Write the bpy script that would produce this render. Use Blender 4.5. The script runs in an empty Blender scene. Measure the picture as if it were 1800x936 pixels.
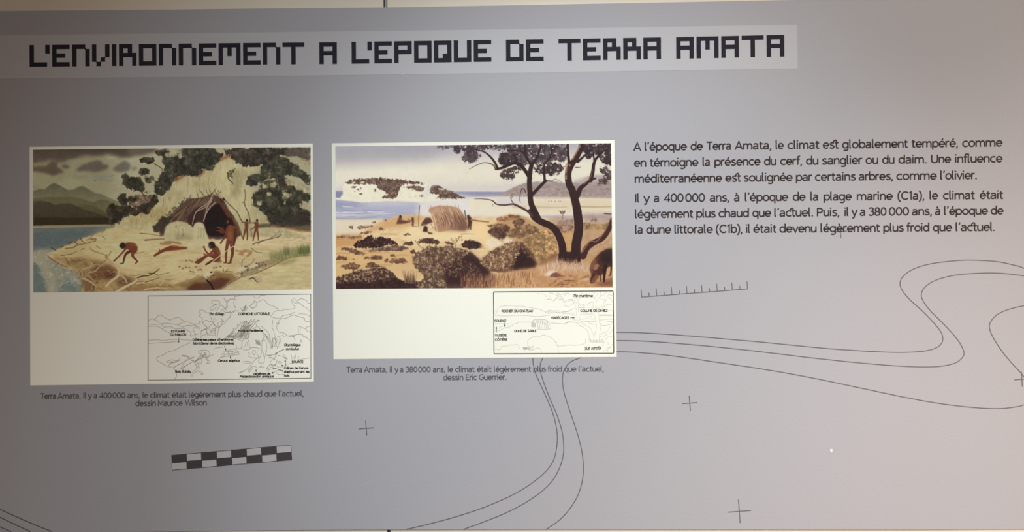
import bpy, bmesh, math
import numpy as np
from mathutils import Matrix, Vector

sc = bpy.context.scene
col = sc.collection
# ---------------------------------------------------------------- camera
F = 1500.0; CX, CY = 900.0, 468.0           # focal length and centre in photograph pixels (1800 x 936)
K = .0007; DIST = F * K                      # 0.7 mm of panel per pixel
roll, yaw = math.radians(.50), .018
fwd = Vector((-math.sin(yaw), math.cos(yaw), 0))
r0 = Vector((math.cos(yaw), math.sin(yaw), 0)); u0 = Vector((0, 0, 1))
RT = r0 * math.cos(roll) - u0 * math.sin(roll); UP = r0 * math.sin(roll) + u0 * math.cos(roll)
LOC = Vector((0, 0, 1.5)) - fwd * DIST
cd = bpy.data.cameras.new('camera'); cam = bpy.data.objects.new('camera', cd); col.objects.link(cam)
cd.lens = 30; cd.sensor_width = 36; cd.clip_start = .01
cam.matrix_world = Matrix((RT, UP, -fwd)).transposed().to_4x4(); cam.location = LOC
sc.camera = cam
# ---------------------------------------------------------------- world and lamps
sc.view_settings.view_transform = 'Standard'; sc.view_settings.look = 'None'
sc.view_settings.gamma = 1; sc.view_settings.use_curve_mapping = False
sc.view_settings.exposure = 0.0
AMB = (0.212, 0.187, 0.170)
w = bpy.data.worlds.new('room_light'); sc.world = w; w.use_nodes = True
w.node_tree.nodes['Background'].inputs[0].default_value = (*AMB, 1)
w.node_tree.nodes['Background'].inputs[1].default_value = 1.0
# ceiling spotlights: x, height above 1.5 m, distance from the wall, aim x, aim z, half angle, blend, colour
SPOTS = [(-0.014, 1.398, 1.828, 0.408, -0.583, 0.525, 0.788, (0.3609, 0.5356, 0.6615)),
         (1.702, 1.318, 1.894, 0.515, -0.595, 0.544, 0.748, (0.8815, 0.5127, 0.1622)),
         (1.799, 1.297, 2.085, 0.686, -0.600, 0.294, 1.000, (1.9057, 1.6076, 1.3700)),
         (-0.233, 1.125, 1.100, 0.208, -0.372, 0.368, 1.000, (0.4985, 0.5457, 0.5572))]
for x, z, h, ax, az, half, bl, c in SPOTS:
    ld = bpy.data.lights.new('spotlight', 'SPOT'); m = max(c)
    ld.color = [v / m for v in c]; ld.energy = m * 16 * math.pi ** 2
    ld.spot_size = 2 * half; ld.spot_blend = bl; ld.shadow_soft_size = .03
    lo = bpy.data.objects.new('spotlight', ld); col.objects.link(lo)
    lo.location = (x, -h, 1.5 + z)
    lo.rotation_euler = Vector((ax - x, h, az - z)).to_track_quat('-Z', 'Y').to_euler()

def illum(px, py):
    """light falling on the panel at a photograph pixel: used only to turn printed colours seen in the photo into paper colours"""
    X = (px - 900) * K; Z = (468 - py) * K; out = np.zeros(np.shape(px) + (3,)) + np.array(AMB)
    for x, z, h, ax, az, half, bl, c in SPOTS:
        d = np.array([ax - x, h, az - z]); d = d / np.linalg.norm(d)
        vx, vy, vz = X - x, h, Z - z; r = np.sqrt(vx ** 2 + vy ** 2 + vz ** 2)
        cc = (vx * d[0] + vy * d[1] + vz * d[2]) / r; ch = math.cos(half)
        t = np.clip((cc - ch) / ((1 - ch) * bl), 0, 1); t = t * t * (3 - 2 * t)
        out = out + (4 * h / r ** 3 * t)[..., None] * np.array(c)
    return out

# ---------------------------------------------------------------- helpers
def at(px, py, Y=0.0):
    """photograph pixel -> point on the vertical plane y = Y"""
    d = RT * ((px - CX) / F) - UP * ((py - CY) / F) + fwd
    return LOC + d * ((Y - LOC.y) / d.y)
_M = np.array([[*RT], [*UP], [*fwd]])
def at_np(P, Y):
    P = np.asarray(P, float); v = np.stack([(P[:, 0] - CX) / F, -(P[:, 1] - CY) / F, np.ones(len(P))], 1) @ _M
    return np.array(LOC) + v * ((Y - LOC.y) / v[:, 1])[:, None]

def mat(name, rgb, rough=.6, noise=0., scale=60, spec=.25, bump=0.):
    """rgb = linear albedo"""
    m = bpy.data.materials.new(name); m.use_nodes = True; nt = m.node_tree; b = nt.nodes['Principled BSDF']
    b.inputs['Base Color'].default_value = (*rgb, 1); b.inputs['Roughness'].default_value = rough
    b.inputs['Specular IOR Level'].default_value = spec
    tc = nt.nodes.new('ShaderNodeTexCoord'); n = nt.nodes.new('ShaderNodeTexNoise'); n.inputs['Scale'].default_value = scale; n.inputs['Detail'].default_value = 4
    nt.links.new(tc.outputs['Object'], n.inputs['Vector'])
    if noise:
        mx = nt.nodes.new('ShaderNodeMix'); mx.data_type = 'RGBA'
        mx.inputs[6].default_value = (*[max(0, v * (1 - noise)) for v in rgb], 1); mx.inputs[7].default_value = (*[min(1, v * (1 + noise)) for v in rgb], 1)
        nt.links.new(n.outputs['Fac'], mx.inputs[0]); nt.links.new(mx.outputs[2], b.inputs['Base Color'])
    if bump:
        bp = nt.nodes.new('ShaderNodeBump'); bp.inputs['Strength'].default_value = bump; bp.inputs['Distance'].default_value = .001
        nt.links.new(n.outputs['Fac'], bp.inputs['Height']); nt.links.new(bp.outputs[0], b.inputs['Normal'])
    return m

def link(name, me, m, parent=None, label=None):
    o = bpy.data.objects.new(name, me); col.objects.link(o)
    if m: me.materials.append(m)
    if parent: o.parent = parent
    if label: o['label'] = label
    return o
def mesh(name, V, Fc, m, parent=None, label=None):
    me = bpy.data.meshes.new(name); me.from_pydata([tuple(map(float, v)) for v in V], [], [tuple(map(int, f)) for f in Fc]); me.update()
    return link(name, me, m, parent, label)
def slab(name, pts, Y, th, m, parent=None, label=None):
    """outline in photograph pixels (clockwise as seen), front face at Y, thickness th behind it"""
    P = at_np(pts, Y); n = len(P); B = P + np.array([0, th, 0])
    Fc = [list(range(n))[::-1], [i + n for i in range(n)]] + [[i, (i + 1) % n, (i + 1) % n + n, i + n] for i in range(n)]
    return mesh(name, np.vstack([P, B]), Fc, m, parent, label)
def ribbon(paths, width):
    """flat strokes of even width with mitred joints: list of (pts, width or None) -> verts (px), faces"""
    V = []; Fc = []; ribbon.lift = []
    for k_i, pts in enumerate(paths):
        wd = width
        if isinstance(pts, tuple): pts, wd = pts
        p = np.asarray(pts, float)
        if len(p) < 2: continue
        closed = len(p) > 3 and np.hypot(*(p[0] - p[-1])) < 1e-6
        if closed: p = p[:-1]
        keep = [0] + [i for i in range(1, len(p)) if np.hypot(*(p[i] - p[i - 1])) > 1e-5]; p = p[keep]; n = len(p)
        if n < 2: continue
        if closed: d0 = p - np.roll(p, 1, 0); d1 = np.roll(p, -1, 0) - p
        else:
            d = np.diff(p, axis=0); d0 = np.vstack([d[:1], d]); d1 = np.vstack([d, d[-1:]])
        d0 = d0 / np.hypot(*d0.T)[:, None]; d1 = d1 / np.hypot(*d1.T)[:, None]
        n0 = np.stack([-d0[:, 1], d0[:, 0]], 1); n1 = np.stack([-d1[:, 1], d1[:, 0]], 1)
        nn = n0 + n1; L = np.maximum(np.hypot(*nn.T), .5)[:, None]; nn = nn / L
        sc_ = np.minimum(1 / np.maximum((nn * n0).sum(1), .35), 2)[:, None]
        o = len(V); a = p + nn * sc_ * wd / 2; b = p - nn * sc_ * wd / 2
        for i in range(n): V += [a[i], b[i]]
        ribbon.lift += [(k_i % 13) * 4e-6] * (2 * n)
        for i in range(n if closed else n - 1):
            j = (i + 1) % n; Fc.append((o + 2 * i, o + 2 * i + 1, o + 2 * j + 1, o + 2 * j))
    return np.array(V), Fc
def strokes(name, paths, width, Y, m, parent=None, label=None):
    V, Fc = ribbon(paths, width)
    P = at_np(V, Y); P[:, 1] -= np.array(ribbon.lift)       # crossing strokes lie a hair apart, like layers of ink
    return mesh(name, P, Fc, m, parent, label)
def empty(name, loc, label=None, cat=None):
    o = bpy.data.objects.new(name, None); col.objects.link(o); o.location = loc; o.empty_display_size = .05
    if label: o['label'] = label
    if cat: o['category'] = cat
    return o
# ---------------------------------------------------------------- printed pictures: a small procedural painter
def s2l(c):
    c = np.asarray(c, float) / 255.0
    return np.where(c < .04045, c / 12.92, ((c + .055) / 1.055) ** 2.4)

def spline(pts, n=8, closed=False):
    p = np.array(pts, float)
    if len(p) < 3: return p
    q = np.vstack([p[-1], p, p[0], p[1]]) if closed else np.vstack([2 * p[0] - p[1], p, 2 * p[-1] - p[-2]])
    t = np.linspace(0, 1, n, endpoint=False)[:, None]
    out = []
    for i in range(len(q) - 3):
        a, b, c, d = q[i:i + 4]
        out.append(.5 * ((2 * b) + (c - a) * t + (2 * a - 5 * b + 4 * c - d) * t * t + (3 * b - a - 3 * c + d) * t ** 3))
    out = np.vstack(out)
    return out if closed else np.vstack([out, p[-1:]])

class Canvas:
    """paints in photograph pixels; quad = the printed picture's corners TL, TR, BR, BL"""
    def __init__(s, quad, k=1.5, seed=0):
        s.q = np.array(quad, float)
        s.W = int(round((s.q[1, 0] - s.q[0, 0]) * k)); s.H = int(round((s.q[3, 1] - s.q[0, 1]) * k)); s.k = k
        s.img = np.zeros((s.H, s.W, 3)); s.rng = np.random.default_rng(seed)
        s.yy, s.xx = np.mgrid[0:s.H, 0:s.W].astype(float) + .5
    def T(s, pts):
        p = np.atleast_2d(np.array(pts, float)); q = s.q
        u = (p[:, 0] - q[0, 0]) / (q[1, 0] - q[0, 0])
        yt = q[0, 1] + (q[1, 1] - q[0, 1]) * u; yb = q[3, 1] + (q[2, 1] - q[3, 1]) * u
        v = (p[:, 1] - yt) / (yb - yt)
        xl = q[0, 0] + (q[3, 0] - q[0, 0]) * v; xr = q[1, 0] + (q[2, 0] - q[1, 0]) * v
        u = (p[:, 0] - xl) / (xr - xl)
        return np.stack([u * s.W, v * s.H], 1)
    def noise(s, scale, octv=3, seed=1, ax=1.0):
        r = np.random.default_rng(seed); out = np.zeros((s.H, s.W)); amp = 1; tot = 0
        for o in range(octv):
            sx = scale * s.k * ax / 2 ** o; sy = scale * s.k / 2 ** o
            gw = int(s.W / sx) + 3; gh = int(s.H / sy) + 3; g = r.random((gh, gw))
            x = s.xx / sx; y = s.yy / sy; i = x.astype(int); j = y.astype(int); fx = x - i; fy = y - j
            fx = fx * fx * (3 - 2 * fx); fy = fy * fy * (3 - 2 * fy)
            out += amp * ((g[j, i] * (1 - fx) + g[j, i + 1] * fx) * (1 - fy) + (g[j + 1, i] * (1 - fx) + g[j + 1, i + 1] * fx) * fy)
            tot += amp; amp *= .55
        return out / tot
    def box(s, P, m):
        x0 = max(int(P[:, 0].min() - m), 0); x1 = min(int(P[:, 0].max() + m) + 2, s.W)
        y0 = max(int(P[:, 1].min() - m), 0); y1 = min(int(P[:, 1].max() + m) + 2, s.H)
        return x0, x1, y0, y1
    def inside(s, P, X, Y):
        ins = np.zeros(X.shape, bool); n = len(P)
        for i in range(n):
            a, b = P[i], P[(i + 1) % n]
            if a[1] == b[1]: continue
            c = ((a[1] <= Y) != (b[1] <= Y)) & (X < (b[0] - a[0]) * (Y - a[1]) / (b[1] - a[1]) + a[0])
            ins ^= c
        return ins
    def mask(s, pts, soft=.6, rough=0, rs=6, smooth=False):
        P = s.T(spline(pts, 6, True) if smooth else pts)
        x0, x1, y0, y1 = s.box(P, soft * 3 + rough * 2 + 2)
        if x1 <= x0 or y1 <= y0: return None
        X = s.xx[y0:y1, x0:x1]; Y = s.yy[y0:y1, x0:x1]
        if rough:
            X = X + (s.noise(rs, 3, 11)[y0:y1, x0:x1] - .5) * rough * 3; Y = Y + (s.noise(rs, 3, 12)[y0:y1, x0:x1] - .5) * rough * 3
        m = np.zeros(X.shape)
        for dx, dy in ((-.25, -.25), (.25, -.25), (-.25, .25), (.25, .25)): m += s.inside(P, X + dx, Y + dy)
        m /= 4
        r = int(round(soft))
        if r >= 1:
            for ax in (0, 1):
                for _ in range(2):
                    pad = [(0, 0), (0, 0)]; pad[ax] = (r, r)
                    c = np.cumsum(np.pad(m, pad, mode='edge'), axis=ax)
                    z = np.zeros_like(np.take(c, [0], axis=ax)); c = np.concatenate([z, c], axis=ax)
                    n = m.shape[ax]; w = 2 * r + 1
                    m = (np.take(c, range(w, w + n), axis=ax) - np.take(c, range(0, n), axis=ax)) / w
        return m, x0, x1, y0, y1
    def put(s, m, x0, x1, y0, y1, col, alpha=1.):
        a = (m * alpha)[..., None]; s.img[y0:y1, x0:x1] = s.img[y0:y1, x0:x1] * (1 - a) + a * np.asarray(col, float)
    def fill(s, pts, col, soft=.6, alpha=1., rough=0, rs=6, smooth=False, col2=None, vert=True, mott=0, ms=5):
        r = s.mask(pts, soft, rough, rs, smooth)
        if r is None: return
        m, x0, x1, y0, y1 = r
        c = np.asarray(col, float) * np.ones(m.shape + (3,))
        if col2 is not None:
            P = s.T(pts); ax = 1 if vert else 0
            t = ((s.yy if vert else s.xx)[y0:y1, x0:x1] - P[:, ax].min()) / max(np.ptp(P[:, ax]), 1); t = np.clip(t, 0, 1)[..., None]
            c = c * (1 - t) + np.asarray(col2, float) * t
        if mott: c = c + ((s.noise(ms, 3, int(s.rng.integers(1e6)))[y0:y1, x0:x1] - .5) * mott)[..., None]
        s.put(m, x0, x1, y0, y1, c, alpha)
    def stroke(s, pts, w0, w1=None, col=(0, 0, 0), alpha=1., smooth=True):
        w1 = w0 if w1 is None else w1
        P = s.T(spline(pts, 5) if smooth else pts)
        w0 *= s.k; w1 *= s.k; x0, x1, y0, y1 = s.box(P, max(w0, w1) + 1)
        if x1 <= x0 or y1 <= y0: return
        X = s.xx[y0:y1, x0:x1]; Y = s.yy[y0:y1, x0:x1]; m = np.zeros(X.shape); n = len(P) - 1
        for i in range(n):
            a, b = P[i], P[i + 1]; d = b - a; L = max(d @ d, 1e-6)
            t = np.clip(((X - a[0]) * d[0] + (Y - a[1]) * d[1]) / L, 0, 1)
            ds = np.hypot(X - a[0] - t * d[0], Y - a[1] - t * d[1]); w = w0 + (w1 - w0) * (i + t) / n
            m = np.maximum(m, np.clip(w / 2 - ds + .5, 0, 1) * np.clip(w, 0, 1))
        s.put(m, x0, x1, y0, y1, col, alpha)
    def dab(s, c, rx, ry, ang, col, alpha=1., soft=.35):
        P = s.T([c])[0]; rx *= s.k; ry *= s.k; R = max(rx, ry) + 1
        x0 = max(int(P[0] - R), 0); x1 = min(int(P[0] + R) + 2, s.W); y0 = max(int(P[1] - R), 0); y1 = min(int(P[1] + R) + 2, s.H)
        if x1 <= x0 or y1 <= y0: return
        X = s.xx[y0:y1, x0:x1] - P[0]; Y = s.yy[y0:y1, x0:x1] - P[1]; ca, sa = math.cos(ang), math.sin(ang)
        d = np.hypot((X * ca + Y * sa) / rx, (-X * sa + Y * ca) / ry)
        s.put(np.clip((1 - d) / soft, 0, 1), x0, x1, y0, y1, col, alpha)
    def cloud(s, lst):
        for (c, rx, ry, col, al) in lst: s.dab(c, rx, ry, 0, col, al, 1.)
    def scatter(s, poly, n, size, cols, alpha=.9, asp=(1, 1.6), ang=(0, 3.14), edge=0, soft=.5):
        """n dabs at random inside the polygon"""
        p = np.array(poly, float); lo, hi = p.min(0), p.max(0); k = 0; tries = 0
        cols = np.array(cols, float)
        while k < n and tries < n * 30:
            B = s.rng.uniform(lo, hi, (256, 2)); ok = s.inside(p, B[:, 0], B[:, 1]); tries += 256
            for b in B[ok]:
                if k >= n: break
                k += 1
                r = s.rng.uniform(*size); a = s.rng.uniform(*asp); t = s.rng.random()
                c = cols[s.rng.integers(len(cols))] * (1 + s.rng.normal(0, .06))
                s.dab(b + s.rng.normal(0, edge, 2) if edge else b, r * a, r, s.rng.uniform(*ang), c, alpha, soft)
    def leafy(s, pts, dark, mid, light, soft=3, rag=1.5, thr=.4, alpha=1., fine=1.7, big=5, lt=.6):
        """ragged clump of leaves: the outline and the tones both follow fractal noise"""
        r = s.mask(pts, soft)
        if r is None: return
        m, x0, x1, y0, y1 = r; sd = int(s.rng.integers(1e6)); sl = (slice(y0, y1), slice(x0, x1))
        e = s.noise(big * .7, 4, sd)[sl]; f = s.noise(fine, 2, sd + 1)[sl]; g = s.noise(big, 2, sd + 2)[sl]
        a = np.clip((m + (e - .5) * rag + (f - .5) * rag * .5 - thr) * 4, 0, 1) * np.clip(m * 7 - .35, 0, 1)
        v = np.clip((.4 * f + .6 * g - .34) / .3, 0, 1)[..., None]
        col = np.asarray(dark, float) * (1 - v) + np.asarray(mid, float) * v
        h = np.clip((.6 * f + .4 * g - lt) / .1, 0, 1)[..., None]
        s.put(a, x0, x1, y0, y1, col * (1 - h) + np.asarray(light, float) * h, alpha)
    def blades(s, poly, n, h, cols, w=.6, lean=.3, alpha=.8):
        p = np.array(poly, float); lo, hi = p.min(0), p.max(0); k = 0; tries = 0; cols = np.array(cols, float)
        while k < n and tries < n * 30:
            B = s.rng.uniform(lo, hi, (128, 2)); ok = s.inside(p, B[:, 0], B[:, 1]); tries += 128
            for b in B[ok]:
                if k >= n: break
                k += 1; hh = s.rng.uniform(*h); l = s.rng.normal(0, lean) * hh
                s.stroke([b, (b[0] + l, b[1] - hh)], w, w * .4, cols[s.rng.integers(len(cols))] * (1 + s.rng.normal(0, .08)), alpha, False)
    def tint(s, amt, scale, seed=5, ax=1.0, pts=None, soft=3):
        d = ((s.noise(scale, 4, seed, ax) - .5) * amt)[..., None]
        if pts is None: s.img += d; return
        m, x0, x1, y0, y1 = s.mask(pts, soft); s.img[y0:y1, x0:x1] += d[y0:y1, x0:x1] * m[..., None]

def crop(x0, y0, k):
    return lambda pts: [(x0 + a / k, y0 + b / k) for a, b in pts]
def paint_left():
    c = Canvas([(58, 263.5), (546, 258.5), (547, 509), (58.5, 514.5)], 1.5, 7)
    A = crop(40, 245, 6.238); B = crop(290, 245, 6.2407); C = crop(40, 385, 6.685); D = crop(290, 385, 6.667)
    # sky
    c.fill([(50, 250), (560, 250), (560, 400), (50, 400)], (128, 119, 92), col2=(142, 136, 104), soft=1)
    c.fill([(200, 250), (560, 250), (560, 400), (200, 400)], (160, 152, 122), soft=30)
    c.tint(26, 34, 3, 2.0)
    c.fill(A([(90, 90), (1500, 80), (1440, 130), (1330, 165), (1200, 200), (1060, 205), (930, 170), (800, 200), (700, 185), (560, 215), (420, 245), (300, 240), (200, 265), (90, 270)]), (70, 58, 48), soft=5, rough=4, rs=14, col2=(84, 74, 62))
    c.fill(A([(1150, 90), (1500, 80), (1440, 130), (1300, 170), (1150, 180)]), (112, 102, 84), soft=6, alpha=.6)
    for pl, col in (([(110, 300), (210, 292), (260, 290), (320, 240), (390, 250), (385, 300), (430, 330), (465, 365), (400, 385), (330, 410), (240, 375), (110, 350)], (80, 67, 53)),
                    ([(420, 285), (480, 278), (525, 298), (490, 325), (440, 310)], (84, 72, 58)),
                    ([(570, 345), (640, 290), (740, 250), (800, 232), (860, 245), (870, 270), (940, 280), (935, 320), (860, 350), (760, 360), (650, 350)], (88, 77, 68)),
                    ([(985, 325), (1050, 270), (1110, 232), (1160, 255), (1190, 300), (1160, 345), (1080, 365), (1010, 350)], (98, 92, 80)),
                    ([(1180, 320), (1240, 300), (1260, 330), (1210, 355)], (125, 118, 96))):
        c.fill(A(pl), col, soft=3, rough=2, rs=9, alpha=.92)
    c.cloud([(A([(640, 420)])[0], 18, 6, (112, 108, 88), .5), (A([(860, 420)])[0], 26, 9, (116, 120, 104), .8), (A([(960, 455)])[0], 18, 4, (118, 118, 98), .5),
             (A([(560, 235)])[0], 16, 5, (146, 138, 108), .6), (A([(980, 205)])[0], 14, 3, (160, 152, 120), .7), (A([(150, 275)])[0], 14, 3, (120, 108, 82), .7),
             (A([(230, 440)])[0], 26, 10, (132, 124, 94), .7), (A([(560, 480)])[0], 30, 10, (140, 133, 102), .7)])
    for p in ((980, 402), (800, 450)):
        x, y = A([p])[0]; c.stroke([(x - 1.6, y + .8), (x, y), (x + 1.4, y - 1.2)], 1, .6, (70, 62, 50))
    # mountains
    c.fill(A([(100, 575), (150, 560), (190, 545), (240, 552), (300, 500), (345, 480), (400, 503), (500, 560), (560, 550), (620, 520), (665, 515), (720, 548), (800, 592), (860, 600), (930, 635), (1000, 665), (1080, 700), (1200, 780), (100, 780)]), (82, 78, 58), soft=1, col2=(126, 120, 88), mott=8)
    c.fill(A([(100, 650), (250, 635), (400, 638), (560, 633), (640, 650), (720, 680), (780, 690), (850, 662), (920, 668), (1000, 700), (1100, 780), (1100, 850), (100, 850)]), (86, 81, 56), soft=1.2, col2=(102, 97, 66))
    c.fill(A([(600, 720), (700, 712), (800, 740), (860, 770), (900, 800), (1000, 850), (1000, 900), (600, 900)]), (84, 78, 52), soft=1.2, col2=(66, 62, 40))
    c.fill(A([(100, 682), (200, 677), (290, 690), (350, 718), (450, 706), (520, 700), (600, 735), (680, 775), (780, 800), (900, 850), (960, 870), (1100, 900), (1100, 960), (100, 960)]), (68, 60, 44), soft=1.2, col2=(56, 48, 32), mott=8)
    c.fill(A([(100, 872), (350, 862), (600, 885), (700, 868), (820, 885), (1000, 890), (1100, 960), (100, 960)]), (48, 40, 26), soft=1.5, mott=10, ms=4)
    # far shore, sea
    c.fill(C([(100, -10), (1080, -20), (1080, 72), (100, 84)]), (46, 40, 24), soft=1)
    c.fill(C([(110, 80), (600, 72), (1075, 66), (1085, 100), (110, 122)]), (138, 124, 96), soft=1)
    c.fill(C([(110, 112), (300, 106), (1070, 84), (1080, 105), (900, 160), (640, 260), (480, 330), (300, 440), (620, 700), (760, 880), (110, 880)]), (92, 97, 90), soft=1, col2=(104, 108, 94))
    c.fill(C([(110, 150), (850, 130), (700, 210), (420, 310), (110, 330)]), (80, 88, 88), soft=4, alpha=.8)
    for i in range(90):
        x, y = C([(c.rng.uniform(130, 900), c.rng.uniform(110, 340))])[0]; l = c.rng.uniform(3, 14)
        c.stroke([(x, y), (x + l / 2, y - .6), (x + l, y)], .8, .5, (66, 76, 80) if i % 2 else (112, 112, 100), .5)
    c.fill(C([(110, 400), (200, 360), (330, 350), (380, 380), (340, 440), (460, 540), (640, 620), (720, 700), (690, 800), (640, 880), (110, 880)]), (118, 116, 98), soft=3, mott=30, ms=7)
    for pl, col, al in (([(110, 520), (220, 500), (270, 620), (300, 760), (320, 880), (110, 880)], (88, 98, 92), .9),
                    ([(130, 400), (250, 360), (300, 470), (330, 600), (400, 720), (380, 860), (310, 860), (260, 700), (210, 560), (130, 480)], (164, 148, 120), .85),
                    ([(300, 460), (380, 520), (470, 600), (620, 640), (700, 720), (680, 780), (560, 740), (430, 700), (340, 600)], (128, 126, 110), .7),
                    ([(420, 700), (560, 680), (660, 760), (640, 860), (440, 850), (400, 780)], (90, 104, 98), .8)):
        c.fill(C(pl), col, soft=5, alpha=al, rough=3, rs=6)
    c.leafy(C([(100, 380), (330, 350), (430, 470), (640, 620), (720, 700), (700, 760), (560, 760), (460, 740), (420, 860), (300, 870), (200, 560), (100, 520)]), (126, 124, 106), (146, 138, 116), (168, 154, 128), soft=8, rag=1.6, big=10, fine=2, alpha=.75)
    for i in range(110):
        x, y = C([(c.rng.uniform(380, 700), c.rng.uniform(560, 840))])[0]
        if x > 139 + (i % 5): continue
        l = c.rng.uniform(1.5, 7); c.stroke([(x, y), (x + l / 2, y + .8), (x + l, y - .3)], .9, .5, ((150, 146, 126), (70, 84, 84), (120, 126, 114))[i % 3], .6)
    c.scatter(C([(140, 380), (330, 360), (420, 560), (400, 860), (280, 860)]), 90, (.8, 2.4), [(170, 156, 130), (150, 140, 118), (130, 126, 108)], .4, soft=1)
    # sand
    sand = C([(1080, 95), (980, 122), (900, 160), (700, 230), (480, 325), (370, 375), (290, 440), (400, 520), (520, 580), (640, 620), (680, 690), (715, 740), (690, 860), (660, 900), (3500, 900), (3500, -40), (1080, -40)])
    c.fill(sand, (172, 150, 106), soft=1, rough=1, rs=4, mott=14, ms=20)
    c.fill(C([(900, 170), (1700, 100), (3400, 60), (3400, 860), (2300, 860), (1500, 640), (1100, 560), (820, 330)]), (188, 167, 122), soft=14, mott=10, ms=12)
    c.fill(D([(500, 250), (1750, 60), (1750, 440), (1100, 330), (400, 420)]), (203, 183, 142), soft=14, alpha=.8)
    c.fill(D([(700, 800), (1100, 600), (1750, 420), (1750, 870), (680, 870)]), (190, 174, 128), soft=4, alpha=.9)
    c.tint(34, 4, 31, 6.0, sand); c.tint(22, 1.6, 32, 4.0, sand)
    # brown earth of the near bank
    c.fill(C([(560, 480), (700, 450), (900, 480), (1000, 520), (1120, 560), (1160, 640), (1300, 700), (1500, 770), (1740, 750), (1740, 880), (700, 880), (715, 740), (680, 690), (640, 610), (520, 560), (380, 490), (360, 420)]), (132, 106, 68), soft=5, alpha=.85, mott=34, ms=8)
    for pl, col, al in (([(860, 560), (1000, 540), (1100, 590), (1080, 660), (1000, 700), (900, 720), (800, 700), (790, 620)], (98, 66, 42), .85),
                    ([(970, 640), (1070, 610), (1100, 640), (1060, 690), (990, 700)], (76, 42, 34), .8),
                    ([(660, 620), (760, 640), (840, 730), (840, 830), (720, 860), (700, 740)], (96, 72, 44), .7),
                    ([(1080, 740), (1200, 700), (1300, 700), (1250, 780), (1140, 790)], (92, 62, 38), .8),
                    ([(560, 470), (760, 480), (740, 505), (560, 500)], (118, 92, 56), .8),
                    ([(430, 400), (620, 340), (800, 330), (700, 380), (500, 430)], (160, 144, 98), .8),
                    ([(860, 760), (1080, 720), (1100, 860), (860, 860)], (150, 126, 80), .8),
                    ([(1250, 800), (1500, 770), (1740, 790), (1740, 860), (1250, 860)], (140, 106, 62), .7)):
        c.fill(C(pl), col, soft=4, alpha=al, rough=3, rs=7)
    c.fill(D([(0, 800), (150, 760), (330, 700), (500, 650), (600, 610), (700, 650), (880, 670), (800, 740), (700, 800), (600, 840), (0, 850)]), (124, 94, 58), soft=4, alpha=.9, mott=30, ms=6)
    for pl, col, al in (([(270, 800), (360, 750), (500, 740), (620, 690), (760, 700), (700, 790), (600, 830), (280, 840)], (78, 46, 34), .85),
                    ([(590, 630), (780, 640), (800, 665), (620, 680)], (120, 92, 56), .8), ([(0, 800), (160, 780), (250, 835), (0, 840)], (170, 150, 98), .7)):
        c.fill(D(pl), col, soft=3, alpha=al, rough=2, rs=6)
    # cliff behind the hut
    cliff = [(205, 400), (214, 385)] + A([(1180, 740), (1320, 760), (1440, 690), (1550, 600), (1600, 560)]) + B([(100, 470), (300, 410), (430, 330), (590, 230), (720, 180), (760, 270), (840, 290), (1000, 260), (1060, 320), (900, 420), (860, 500), (940, 560), (960, 700), (1010, 800), (1120, 850), (1080, 900)]) + [(545, 420), (290, 410)]
    c.fill(cliff, (172, 160, 120), soft=2, rough=2, mott=22, ms=16)
    c.fill(B([(560, 300), (760, 240), (840, 420), (960, 560), (960, 760), (900, 900), (640, 640), (520, 440)]), (190, 178, 134), soft=12, alpha=.8)
    c.fill(B([(730, 330), (830, 330), (850, 480), (800, 640), (700, 640), (740, 480)]), (146, 134, 96), soft=7, alpha=.8)
    for x in (130, 250, 380, 480):
        c.stroke(B([(x, 430), (x - 4, 520), (x + 6, 600)]), 3, 1, (150, 136, 96), .5)
    c.fill(A([(1080, 900), (1160, 840), (1300, 810), (1440, 760), (1640, 740), (1640, 936), (1080, 936)]), (160, 142, 98), soft=5, alpha=.8, mott=30, ms=6)
    for x, y, x2, y2 in ((1170, 745, 1160, 830), (1540, 640, 1530, 740), (1300, 820, 1270, 900), (1430, 720, 1400, 860), (1600, 640, 1610, 700)):
        c.stroke(A([(x, y), ((x + x2) / 2 + 8, (y + y2) / 2), (x2, y2)]), 1.6, .8, (140, 88, 52), .7)
    for pl in ([(590, 230), (640, 190), (720, 170), (735, 195), (640, 225), (600, 250)], [(380, 390), (440, 330), (440, 370), (350, 440)], [(100, 430), (190, 400), (250, 400), (180, 430), (120, 470)]):
        c.fill(B(pl), (138, 74, 44), soft=1.5, alpha=.85, rough=1, rs=3)
    c.tint(30, 9, 41, .3, cliff, 2); c.tint(16, 2.5, 42, .4, cliff, 2)
    bank = C([(400, 440), (700, 440), (1000, 520), (1160, 640), (1300, 700), (1740, 760), (1740, 860), (720, 860), (700, 700), (620, 620)])
    P_ = np.array(bank); lo, hi_ = P_.min(0), P_.max(0); k_ = 0
    while k_ < 230:
        b_ = c.rng.uniform(lo, hi_)
        if not c.inside(P_, np.array([b_[0]]), np.array([b_[1]]))[0]: continue
        k_ += 1; L_ = c.rng.uniform(4, 15); t_ = c.rng.normal(.25, .5)
        c.stroke([b_, b_ + (L_ * .5, L_ * t_ * .5 + c.rng.normal(0, 1.2)), b_ + (L_, L_ * t_)], c.rng.uniform(.7, 2.2), .5, ((168, 142, 100), (96, 66, 44), (120, 92, 60), (146, 118, 78), (78, 52, 38))[k_ % 5], .5)
    # foliage
    dk = [(40, 42, 30), (52, 52, 38), (62, 64, 48), (34, 34, 24)]; gr = [(66, 72, 54), (58, 60, 44), (74, 80, 62), (44, 46, 32)]
    def foliage(pl, col=(50, 48, 36), n=120, cols=gr, sz=(1.5, 4.5), rough=5):
        k = np.array(col, float); k = k * (.93, .88, .9); c.leafy(pl, k * .82, k * 1.4 + 2, k * 1.7 + 6, soft=2 + rough * .3, rag=1.3, thr=.36, big=9, fine=2.4, lt=.66)
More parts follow.
